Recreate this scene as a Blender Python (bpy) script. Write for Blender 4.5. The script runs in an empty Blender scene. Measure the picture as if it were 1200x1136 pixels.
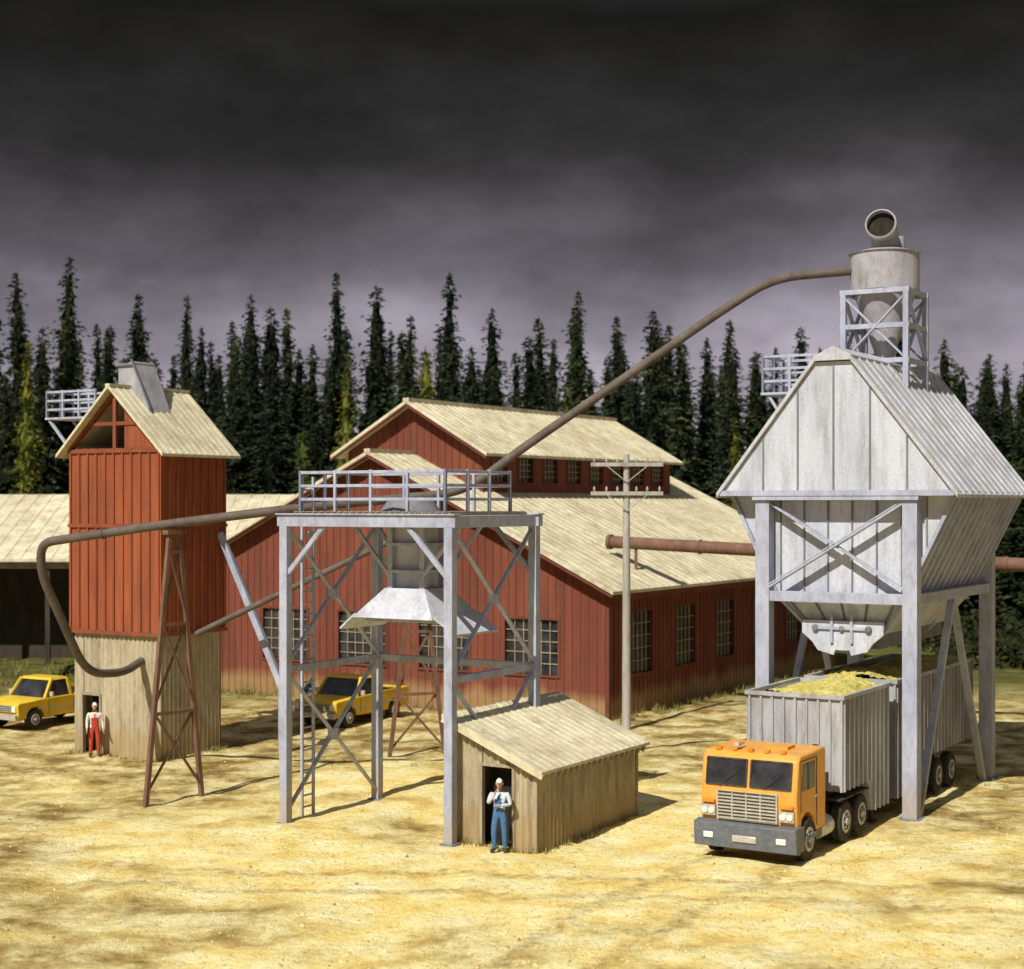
import bpy, math, random
from mathutils import Vector, Matrix, noise
R = random.Random(7)
sc = bpy.context.scene
COL = sc.collection
ANG = math.radians(-31)

# ------------------------------------------------------------------ materials
def nmat(name):
    m = bpy.data.materials.new(name); m.use_nodes = True
    nt = m.node_tree; b = nt.nodes['Principled BSDF']
    return m, nt, b
def N(nt, t, **k):
    n = nt.nodes.new(t)
    for a, v in k.items(): setattr(n, a, v)
    return n
def noise_n(nt, vec, scale, detail=4, rough=.6):
    n = N(nt, 'ShaderNodeTexNoise'); n.inputs['Scale'].default_value = scale
    n.inputs['Detail'].default_value = detail; n.inputs['Roughness'].default_value = rough
    nt.links.new(vec, n.inputs['Vector']); return n.outputs['Fac']
def ramp(nt, fac, stops):
    r = N(nt, 'ShaderNodeValToRGB'); e = r.color_ramp.elements
    while len(e) < len(stops): e.new(.5)
    for i, (p, c) in enumerate(stops):
        e[i].position = p; e[i].color = (c[0], c[1], c[2], 1) if hasattr(c, '__len__') else (c, c, c, 1)
    nt.links.new(fac, r.inputs['Fac']); return r.outputs['Color']
def mix(nt, fac, a, b, mode='MIX'):
    m = N(nt, 'ShaderNodeMix', data_type='RGBA', blend_type=mode)
    for s, v in ((0, fac), (6, a), (7, b)):
        if hasattr(v, 'is_output'): nt.links.new(v, m.inputs[s])
        elif s == 0: m.inputs[0].default_value = v
        else: m.inputs[s].default_value = (v[0], v[1], v[2], 1)
    return m.outputs[2]
def pmat(name, c1, c2, scale=1.2, rough=.8, bump=.25, bscale=25, dirt=(.12, .08, .04), damt=.35, streak=.25, metal=0, ground=0):
    m, nt, b = nmat(name)
    tc = N(nt, 'ShaderNodeTexCoord'); mp = N(nt, 'ShaderNodeMapping')
    mp.inputs['Scale'].default_value = (1, 1, streak)
    nt.links.new(tc.outputs['Object'], mp.inputs['Vector'])
    f = noise_n(nt, mp.outputs[0], scale, 4)
    col = ramp(nt, f, [(.32, c1), (.68, c2)])
    f2 = noise_n(nt, mp.outputs[0], scale * 3.3, 5, .75)
    d = ramp(nt, f2, [(.45, 0), (.72, damt)])
    col = mix(nt, d, col, dirt)
    f3 = noise_n(nt, tc.outputs['Object'], bscale, 2)
    v = ramp(nt, f3, [(.25, .8), (.75, 1.12)])
    col = mix(nt, .7, col, v, 'MULTIPLY')
    if ground:
        sx = N(nt, 'ShaderNodeSeparateXYZ'); nt.links.new(tc.outputs['Object'], sx.inputs[0])
        add = N(nt, 'ShaderNodeMath', operation='ADD'); nt.links.new(sx.outputs[2], add.inputs[0])
        mm = N(nt, 'ShaderNodeMath', operation='MULTIPLY'); nt.links.new(f, mm.inputs[0]); mm.inputs[1].default_value = -1.2
        nt.links.new(mm.outputs[0], add.inputs[1])
        g = ramp(nt, add.outputs[0], [(0, ground), (.5, 0)])
        col = mix(nt, g, col, (.38, .27, .12))
    nt.links.new(col, b.inputs['Base Color'])
    b.inputs['Roughness'].default_value = rough; b.inputs['Metallic'].default_value = metal
    b.inputs['Specular IOR Level'].default_value = .25
    bp = N(nt, 'ShaderNodeBump'); bp.inputs['Strength'].default_value = bump; bp.inputs['Distance'].default_value = .03
    nt.links.new(f3, bp.inputs['Height']); nt.links.new(bp.outputs[0], b.inputs['Normal'])
    return m
M = {}
M['steel'] = pmat('blue_grey_painted_steel', (.33, .36, .48), (.46, .49, .61), 1.5, .75, .15, 30, (.19, .15, .14), .55, .4, ground=.4)
M['panel'] = pmat('grey_hopper_sheet', (.45, .48, .57), (.60, .63, .71), .9, .75, .1, 14, (.25, .23, .23), .65, .16)
M['hroof'] = pmat('hopper_roof_sheet', (.42, .44, .50), (.56, .57, .62), .9, .75, .1, 14, (.28, .23, .18), .65, .3)
M['seam'] = pmat('panel_seam', (.15, .16, .19), (.23, .24, .27), 2, .7)
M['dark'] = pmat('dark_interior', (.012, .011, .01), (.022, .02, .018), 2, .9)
M['shade'] = pmat('shaded_dark_boards', (.03, .026, .02), (.06, .05, .04), 2, .9)  # shadow under the long shed's roof, put into the board colour
M['red'] = pmat('red_siding', (.155, .043, .028), (.235, .072, .043), .8, .85, .2, 20, (.07, .035, .026), .6, .12, ground=.6)
M['silored'] = pmat('orange_red_siding', (.25, .062, .026), (.36, .100, .040), .8, .85, .2, 20, (.10, .042, .028), .7, .12)
M['silotrim'] = pmat('orange_red_trim', (.20, .052, .026), (.28, .08, .036), 1.2, .85, .2, 20)
M['redtrim'] = pmat('red_trim', (.12, .036, .026), (.18, .055, .04), 1.2, .85)
M['roof'] = pmat('weathered_tan_roof', (.54, .49, .34), (.74, .69, .50), .5, .85, .2, 9, (.27, .21, .13), .7, .6)
M['tanwall'] = pmat('corrugated_tan_sheet', (.38, .33, .23), (.54, .47, .33), 1.2, .75, .2, 18, (.17, .12, .075), .8, .2, ground=.6)
M['wood'] = pmat('weathered_wood', (.30, .24, .17), (.42, .35, .25), 1.5, .9, .3, 30, (.12, .09, .06), .6, .3)
M['pole'] = pmat('grey_pole_wood', (.36, .34, .31), (.48, .46, .42), 2, .9, .3, 30, (.16, .14, .12), .6, .15)
M['rust'] = pmat('grey_brown_pipe', (.10, .08, .068), (.165, .135, .115), 1.3, .7, .25, 25, (.07, .045, .035), .6, 1)
M['rustframe'] = pmat('rust_trestle', (.15, .08, .055), (.23, .125, .085), 1.5, .8, .25, 25, (.07, .045, .03), .6, .5)
M['cyc'] = pmat('grey_cyclone_sheet', (.31, .31, .35), (.44, .44, .48), 1.2, .75, .2, 20, (.2, .15, .12), .6, .4)
M['yellow'] = pmat('yellow_car_paint', (.72, .48, .03), (.80, .56, .05), 1.5, .35, .02, 30, (.35, .24, .09), .4, 1)
M['orange'] = pmat('orange_cab_paint', (.74, .32, .045), (.84, .40, .08), 1.5, .45, .03, 30, (.36, .23, .11), .5, 1)
M['chrome'] = pmat('dull_chrome', (.50, .48, .42), (.64, .62, .56), 3, .4, .05, 30, (.22, .18, .13), .6, 1, metal=.3)
M['bumper'] = pmat('slate_bumper', (.09, .11, .15), (.14, .165, .21), 3, .5, .05, 30, (.28, .22, .12), .6, 1)
M['tyre'] = pmat('tyre_rubber', (.022, .021, .02), (.04, .037, .033), 4, .9, .2, 40, (.2, .15, .08), .5, 1)
M['rim'] = pmat('wheel_rim', (.4, .39, .36), (.55, .53, .5), 4, .5, .1, 40, (.2, .15, .08), .5, 1)
M['chassis'] = pmat('chassis_black', (.03, .03, .032), (.05, .048, .045), 3, .7, .1, 30, (.2, .15, .08), .5, 1)
M['lamp'] = pmat('lamp_lens', (.75, .73, .65), (.85, .83, .75), 4, .2, 0, 30, damt=.1)
M['amber'] = pmat('amber_lens', (.7, .22, .02), (.8, .3, .03), 4, .3, 0, 30, damt=.1)
M['trailer'] = pmat('chip_trailer_sheet', (.33, .34, .38), (.48, .49, .52), .9, .7, .12, 20, (.16, .12, .08), .7, .15)
M['chips'] = pmat('wood_chips', (.46, .40, .10), (.66, .57, .19), 3, .95, 1.0, 14, (.20, .18, .04), .8, 1)
M['skin'] = pmat('skin', (.52, .29, .20), (.58, .34, .24), 6, .6, .05, 60, damt=.05)
M['hair'] = pmat('grey_hair', (.10, .07, .05), (.16, .12, .09), 20, .8)
M['eye'] = pmat('eye_dark', (.02, .015, .012), (.03, .02, .018), 9, .3)
M['lip'] = pmat('lip', (.36, .14, .11), (.4, .17, .13), 9, .5)
M['shirtb'] = pmat('pale_blue_shirt', (.50, .60, .70), (.62, .70, .78), 6, .9, .3, 40, (.3, .3, .3), .3, 1)
M['shirtw'] = pmat('white_shirt', (.66, .64, .6), (.76, .74, .7), 6, .9, .3, 40, (.4, .35, .3), .3, 1)
M['denim'] = pmat('blue_overalls', (.05, .13, .28), (.08, .19, .38), 6, .9, .3, 50, (.04, .07, .14), .5, 1)
M['redcloth'] = pmat('red_overalls', (.42, .05, .03), (.54, .08, .045), 6, .9, .3, 50, (.2, .03, .02), .5, 1)
M['bluecloth'] = pmat('blue_work_shirt', (.08, .28, .50), (.12, .36, .6), 6, .9, .3, 50, (.04, .07, .14), .3, 1)
M['cap'] = pmat('white_cap', (.72, .71, .68), (.8, .79, .76), 6, .8, .1, 40, damt=.15)
M['boot'] = pmat('boot_leather', (.05, .03, .02), (.09, .055, .03), 6, .7)
M['bark'] = pmat('bark', (.05, .035, .025), (.09, .065, .05), 6, .95, .5, 20)
def glassmat():
    m, nt, b = nmat('window_glass')
    tc = N(nt, 'ShaderNodeTexCoord'); f = noise_n(nt, tc.outputs['Object'], 1.6, 4)
    nt.links.new(ramp(nt, f, [(.35, (.012, .013, .016)), (.75, (.06, .062, .065))]), b.inputs['Base Color'])
    b.inputs['Roughness'].default_value = .15; return m
M['glass'] = glassmat()
def folmat(name, a, bb, c):
    m, nt, b = nmat(name)
    g = N(nt, 'ShaderNodeNewGeometry'); oi = N(nt, 'ShaderNodeObjectInfo')
    f = noise_n(nt, g.outputs['Position'], .9, 3)
    col = ramp(nt, f, [(.3, a), (.5, bb), (.72, c)])
    v = ramp(nt, oi.outputs['Random'], [(0, (.6, .7, .8)), (1, (1.3, 1.2, .95))])
    col = mix(nt, 1, col, v, 'MULTIPLY')
    nt.links.new(col, b.inputs['Base Color']); b.inputs['Roughness'].default_value = .85
    b.inputs['Specular IOR Level'].default_value = .1
    return m
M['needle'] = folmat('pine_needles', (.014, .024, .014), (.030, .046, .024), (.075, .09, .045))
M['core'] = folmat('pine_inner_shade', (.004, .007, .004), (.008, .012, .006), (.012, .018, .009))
M['needle2'] = folmat('young_pine_needles', (.04, .055, .012), (.085, .10, .02), (.18, .17, .05))
M['grass'] = folmat('dry_grass', (.14, .13, .035), (.30, .25, .08), (.46, .37, .14))
M['bush'] = folmat('shrub_leaves', (.007, .012, .005), (.016, .022, .009), (.04, .042, .015))

def groundmat():
    m, nt, b = nmat('sawdust_ground')
    tc = N(nt, 'ShaderNodeTexCoord'); O = tc.outputs['Object']
    def mth(op, a, bb=None, c=None):
        n = N(nt, 'ShaderNodeMath', operation=op)
        for i, v in enumerate((a, bb, c)):
            if v is None: continue
            if hasattr(v, 'is_output'): nt.links.new(v, n.inputs[i])
            else: n.inputs[i].default_value = v
        return n.outputs[0]
    big = noise_n(nt, O, .14, 5, .65); med = noise_n(nt, O, .7, 6, .68); fine = noise_n(nt, O, 4, 5, .72); vf = noise_n(nt, O, 24, 3, .75)
    col = ramp(nt, med, [(.3, (.70, .49, .14)), (.42, (.90, .69, .24)), (.54, (.95, .82, .39)), (.72, (.97, .91, .60))])
    # trodden brown earth patches, plus painted falloff of a light pool round the shed
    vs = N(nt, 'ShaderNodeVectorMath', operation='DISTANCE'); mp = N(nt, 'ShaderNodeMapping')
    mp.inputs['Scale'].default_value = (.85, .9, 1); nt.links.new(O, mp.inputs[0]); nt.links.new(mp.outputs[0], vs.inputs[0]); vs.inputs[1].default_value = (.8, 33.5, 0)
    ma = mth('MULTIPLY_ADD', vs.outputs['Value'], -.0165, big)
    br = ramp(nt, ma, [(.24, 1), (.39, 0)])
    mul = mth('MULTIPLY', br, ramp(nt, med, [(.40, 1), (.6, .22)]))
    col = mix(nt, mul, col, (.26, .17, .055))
    # wheel tracks: two running out from under the hopper, two crossing the yard
    sp = N(nt, 'ShaderNodeSeparateXYZ'); nt.links.new(O, sp.inputs[0]); X, Y = sp.outputs[0], sp.outputs[1]
    uu = mth('ADD', mth('MULTIPLY', X, .857), mth('MULTIPLY', Y, -.515)); wob = mth('MULTIPLY_ADD', big, 3.0, -1.5)
    rut = None
    for src, c0 in ((uu, -15.6), (uu, -13.7), (mth('ADD', mth('MULTIPLY', X, .12), Y), 34.3), (mth('ADD', mth('MULTIPLY', X, .12), Y), 36.0)):
        dd = mth('ABSOLUTE', mth('SUBTRACT', mth('ADD', src, wob), c0)); q = ramp(nt, dd, [(.10, 1), (.30, 0)])
        rut = q if rut is None else mth('MAXIMUM', rut, q)
    rutn = mth('MULTIPLY', rut, ramp(nt, fine, [(.4, .6), (.6, .15)]))
    col = mix(nt, rutn, col, (.36, .24, .085))
    col = mix(nt, .9, col, ramp(nt, fine, [(.30, .58), (.43, .98), (.7, 1.1)]), 'MULTIPLY')
    col = mix(nt, .8, col, ramp(nt, vf, [(.32, .62), (.46, 1.0)]), 'MULTIPLY')
    cr = noise_n(nt, O, 9, 2, .5)
    col = mix(nt, ramp(nt, cr, [(.64, 0), (.72, .6)]), col, (.34, .22, .07))
    mr = N(nt, 'ShaderNodeMapRange'); mr.inputs[1].default_value = 64; mr.inputs[2].default_value = 76
    nt.links.new(mth('SUBTRACT', mth('MULTIPLY_ADD', med, 14, Y), 7), mr.inputs[0])
    gc = ramp(nt, med, [(.3, (.05, .06, .018)), (.55, (.13, .13, .035)), (.75, (.28, .23, .08))])
    col = mix(nt, mr.outputs[0], col, gc)
    nt.links.new(col, b.inputs['Base Color']); b.inputs['Roughness'].default_value = .95
    b.inputs['Specular IOR Level'].default_value = .1
    s = mth('SUBTRACT', mth('MULTIPLY_ADD', fine, 2.3, vf), mth('MULTIPLY', rut, .5))
    bp = N(nt, 'ShaderNodeBump'); bp.inputs['Strength'].default_value = .75; bp.inputs['Distance'].default_value = .06
    nt.links.new(s, bp.inputs['Height']); nt.links.new(bp.outputs[0], b.inputs['Normal'])
    return m
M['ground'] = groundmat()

# ------------------------------------------------------------------ mesh builder
def empty(name, loc, rz=0):
    e = bpy.data.objects.new(name, None); e.location = loc; e.rotation_euler = (0, 0, rz)
    e.empty_display_size = .5; COL.objects.link(e); return e
class MB:
    def __init__(s): s.v = []; s.f = []; s.m = []; s.mats = []
    def mi(s, k):
        if k not in s.mats: s.mats.append(k)
        return s.mats.index(k)
    def add(s, vs, fs, k):
        o = len(s.v); s.v += [tuple(v) for v in vs]; i = s.mi(k)
        for f in fs: s.f.append([a + o for a in f]); s.m.append(i)
    def box(s, x0, x1, y0, y1, z0, z1, k):
        s.add([(x0, y0, z0), (x1, y0, z0), (x1, y1, z0), (x0, y1, z0), (x0, y0, z1), (x1, y0, z1), (x1, y1, z1), (x0, y1, z1)],
              [(0, 3, 2, 1), (4, 5, 6, 7), (0, 1, 5, 4), (1, 2, 6, 5), (2, 3, 7, 6), (3, 0, 4, 7)], k)
    def beam(s, p, q, w, h, k, up=(0, 0, 1)):
        p = Vector(p); q = Vector(q); d = (q - p).normalized(); up = Vector(up)
        if abs(d.dot(up)) > .97: up = Vector((0, 1, 0))
        a = d.cross(up).normalized(); b = a.cross(d).normalized()
        a *= w / 2; b *= h / 2
        vs = [p - a - b, p + a - b, p + a + b, p - a + b, q - a - b, q + a - b, q + a + b, q - a + b]
        s.add(vs, [(0, 1, 2, 3), (4, 7, 6, 5), (0, 4, 5, 1), (1, 5, 6, 2), (2, 6, 7, 3), (3, 7, 4, 0)], k)
    def prism(s, pts, off, k):
        n = len(pts); P = [Vector(p) for p in pts]; Q = [p + Vector(off) for p in P]
        s.add(P + Q, [tuple(range(n)), tuple(range(2 * n - 1, n - 1, -1))] + [(i, i + n, (i + 1) % n + n, (i + 1) % n) for i in range(n)], k)
    def cyl(s, p, q, r0, r1, k, n=20, cap=True):
        s.tube([p, q], [r0, r1], k, n, cap)
    def tube(s, path, rs, k, n=14, cap=True):
        P = [Vector(p) for p in path]
        if not hasattr(rs, '__len__'): rs = [rs] * len(P)
        vs = []; a = None
        for i, p in enumerate(P):
            d = (P[min(i + 1, len(P) - 1)] - P[max(i - 1, 0)]).normalized()
            if a is None:
                a = d.orthogonal().normalized()
            else:
                a = (a - d * a.dot(d)).normalized()
            b = d.cross(a)
            for j in range(n):
                t = 2 * math.pi * j / n; vs.append(p + (a * math.cos(t) + b * math.sin(t)) * rs[i])
        fs = []
        for i in range(len(P) - 1):
            for j in range(n):
                fs.append((i * n + j, i * n + (j + 1) % n, (i + 1) * n + (j + 1) % n, (i + 1) * n + j))
        if cap:
            fs.append(tuple(range(n - 1, -1, -1))); fs.append(tuple(range((len(P) - 1) * n, len(P) * n)))
        s.add(vs, fs, k)
    def frustum(s, r0, z0, r1, z1, k, cap=True):
        (a, b, c, d) = r0; (e, f, g, h) = r1
        s.add([(a, c, z0), (b, c, z0), (b, d, z0), (a, d, z0), (e, g, z1), (f, g, z1), (f, h, z1), (e, h, z1)],
              ([(0, 3, 2, 1), (4, 5, 6, 7)] if cap else []) + [(0, 1, 5, 4), (1, 2, 6, 5), (2, 3, 7, 6), (3, 0, 4, 7)], k)
    def obj(s, name, parent=None, bevel=0, smooth=35):
        me = bpy.data.meshes.new(name); me.from_pydata(s.v, [], s.f)
        for k in s.mats: me.materials.append(M[k])
        me.polygons.foreach_set('material_index', s.m); me.update()
        if smooth:
            me.polygons.foreach_set('use_smooth', [True] * len(me.polygons))
            me.set_sharp_from_angle(angle=math.radians(smooth))
        o = bpy.data.objects.new(name, me); COL.objects.link(o)
        if parent: o.parent = parent
        if bevel:
            b = o.modifiers.new('b', 'BEVEL'); b.width = bevel; b.segments = 2; b.limit_method = 'ANGLE'; b.angle_limit = .6
        return o
def bez(path, rad, seg=6):
    P = [Vector(p) for p in path]; out = [P[0]]
    for i in range(1, len(P) - 1):
        a = (P[i - 1] - P[i]); b = (P[i + 1] - P[i]); r = min(rad, a.length * .45, b.length * .45)
        A = P[i] + a.normalized() * r; B = P[i] + b.normalized() * r
        for t in range(seg + 1):
            t /= seg; out.append(A * (1 - t) ** 2 + P[i] * 2 * t * (1 - t) + B * t * t)
    out.append(P[-1]); return out
def wall(mb, a0, a1, z0, z1, c, th, holes, axis, k):
    def bx(p, q, r, s_):
        if q - p < 1e-4 or s_ - r < 1e-4: return
        if axis == 'x': mb.box(p, q, c, c + th, r, s_, k)
        else: mb.box(c - th, c, p, q, r, s_, k)
    cur = a0
    for h in sorted(holes):
        bx(cur, h[0], z0, z1); bx(h[0], h[1], z0, h[2]); bx(h[0], h[1], h[3], z1); cur = h[1]
    bx(cur, a1, z0, z1)
def window(mb, h, c, axis, nx, nz, fr='redtrim', mu='wood'):
    a0, a1, z0, z1 = h
    def bx(p, q, d0, d1, r, s_, k):
        if axis == 'x': mb.box(p, q, c + d0, c + d1, r, s_, k)
        else: mb.box(c - d1, c - d0, p, q, r, s_, k)
    bx(a0, a1, .12, .14, z0, z1, 'glass')
    w = .09
    bx(a0 - w, a0, -.045, .1, z0 - w, z1 + w, fr); bx(a1, a1 + w, -.045, .1, z0 - w, z1 + w, fr)
    bx(a0, a1, -.04, .1, z1, z1 + w, fr); bx(a0, a1, -.07, .1, z0 - w, z0, fr)
    for i in range(1, nx):
        x = a0 + (a1 - a0) * i / nx; bx(x - .017, x + .017, .06, .115, z0, z1, mu)
    for i in range(1, nz):
        z = z0 + (z1 - z0) * i / nz; bx(a0, a1, .066, .11, z - .017, z + .017, mu)
def corr(mb, p, q, z0, z1f, k, amp=.045, pitch=.19):
    """corrugated sheet from p to q (2D), z0..z1f(t)"""
    p = Vector((p[0], p[1], 0)); q = Vector((q[0], q[1], 0)); L = (q - p).length; d = (q - p) / L; n = Vector((d.y, -d.x, 0))
    N_ = int(L / pitch * 6); vs = []; fs = []
    for i in range(N_ + 1):
        t = i / N_; w = p + d * L * t + n * (amp * math.sin(t * L / pitch * 2 * math.pi))
        vs.append((w.x, w.y, z0)); vs.append((w.x, w.y, z1f(t)))
    for i in range(N_): fs.append((2 * i, 2 * i + 2, 2 * i + 3, 2 * i + 1))
    mb.add(vs, fs, k)
def rails(mb, pts, z, h=1.0, k='steel', t=.07, sp=1.0, n=3):
    for a, b in zip(pts[:-1], pts[1:]):
        a = Vector((a[0], a[1], 0)); b = Vector((b[0], b[1], 0)); L = (b - a).length; m = max(1, round(L / sp))
        for i in range(n):
            zz = z + h * (i + 1) / n - t / 2 - .004 * i
            mb.beam(a + Vector((0, 0, zz)), b + Vector((0, 0, zz)), t * .8, t, k)
        for i in range(m + 1):
            p = a + (b - a) * i / m
            mb.beam(p + Vector((0, 0, z)), p + Vector((0, 0, z + h + .01)), t, t, k)

# ------------------------------------------------------------------ ground
def gz(x, y):
    if y > 90 or y < 20: return 0
    return .12 * noise.noise(Vector((x * .16, y * .16, 0))) + .08 * noise.noise(Vector((x * .55, y * .55, 3))) + .05 * noise.noise(Vector((x * 1.7, y * 1.7, 5)))
def axis_vals(lo, hi, fine0, fine1, st):
    a = [lo, lo / 2 + fine0 / 2]; x = fine0
    while x <= fine1: a.append(x); x += st
    return a + [fine1 + (hi - fine1) / 4, hi]
xs = axis_vals(-900, 900, -28, 28, .22); ys = axis_vals(-60, 1500, 24, 74, .22)
gv = [(x, y, gz(x, y) if (-28 <= x <= 28 and 24 <= y <= 74) else 0) for y in ys for x in xs]
nx = len(xs); gf = [(j * nx + i, j * nx + i + 1, (j + 1) * nx + i + 1, (j + 1) * nx + i) for j in range(len(ys) - 1) for i in range(nx - 1)]
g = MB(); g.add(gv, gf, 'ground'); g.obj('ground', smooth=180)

# chips & grass scatter
def scatter():
    mb = MB()
    M['crumb_d'] = pmat('bark_crumbs', (.26, .17, .065), (.44, .31, .12), 3, .95); M['crumb_l'] = pmat('pale_chips', (.74, .58, .26), (.88, .74, .40), 3, .95)
    for i in range(14000):
        y = 27 + 38 * R.random() ** 1.3; x = (R.random() - .5) * y * .72
        if noise.noise(Vector((x * .3, y * .3, 9))) < -.15 + .3 * R.random() - .1: continue
        z = gz(x, y); s = R.uniform(.012, .045) * (1.9 if R.random() < .04 else 1); a = R.random() * 6.3
        dx, dy = math.cos(a) * s, math.sin(a) * s; h = s * R.uniform(.3, .8); w = R.uniform(.3, .9)
        vs = [(x - dx, y - dy, z - .01), (x + dy * w, y - dx * w, z - .01), (x + dx, y + dy, z - .01), (x - dy * w, y + dx * w, z - .01), (x + R.uniform(-.3, .3) * s, y + R.uniform(-.3, .3) * s, z + h)]
        mb.add(vs, [(0, 1, 4), (1, 2, 4), (2, 3, 4), (3, 0, 4)], 'crumb_d' if R.random() < .6 else 'crumb_l')
    mb.obj('wood_chip_litter', smooth=0)
    mb = MB()
    def tuft(x, y, n, h):
        z = gz(x, y)
        for _ in range(n):
            a = R.random() * 6.3; r = R.random() * .14; bx, by = x + math.cos(a) * r, y + math.sin(a) * r
            hh = h * R.uniform(.5, 1.2); b2 = R.random() * 6.3; w = .018; l = hh * R.uniform(.1, .6)
            mb.add([(bx - w * math.cos(b2), by - w * math.sin(b2), z - .02), (bx + w * math.cos(b2), by + w * math.sin(b2), z - .02),
                    (bx + math.cos(a) * l, by + math.sin(a) * l, z + hh)], [(0, 1, 2)], 'grass')
    for i in range(350):
        y = R.uniform(42, 75); x = (R.random() - .5) * y * .75
        if noise.noise(Vector((x * .12, y * .12, 4))) < .15: continue
        tuft(x, y, 9, R.uniform(.05, .13))
    u = Vector((math.cos(ANG), math.sin(ANG))); v = Vector((-u.y, u.x))
    for i in range(260):   # along mill walls
        o = Vector((3.68, 61.8)); s = R.uniform(0, 22)
        p = o + v * s + u * R.uniform(.05, .9) if R.random() < .5 else o - u * s - v * R.uniform(.05, .7)
        tuft(p.x, p.y, 10, R.uniform(.12, .38))
    for i in range(700):
        tuft(R.uniform(-45, -10), R.uniform(66, 84), 10, R.uniform(.2, .6))
    for (ox, oy, W, D) in ((-1.4, 39.87, 2.3, 5.3), (-14.73, 54.07, 4, 3.1)):   # drifts of grass against walls
        for i in range(60):
            t = R.random(); p = Vector((ox, oy)) + (u * W * t - v * .1 if R.random() < .35 else u * (W + .1) + v * D * t); tuft(p.x, p.y, 7, R.uniform(.06, .2))
    mb.obj('dry_grass', smooth=0)
scatter()

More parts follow.
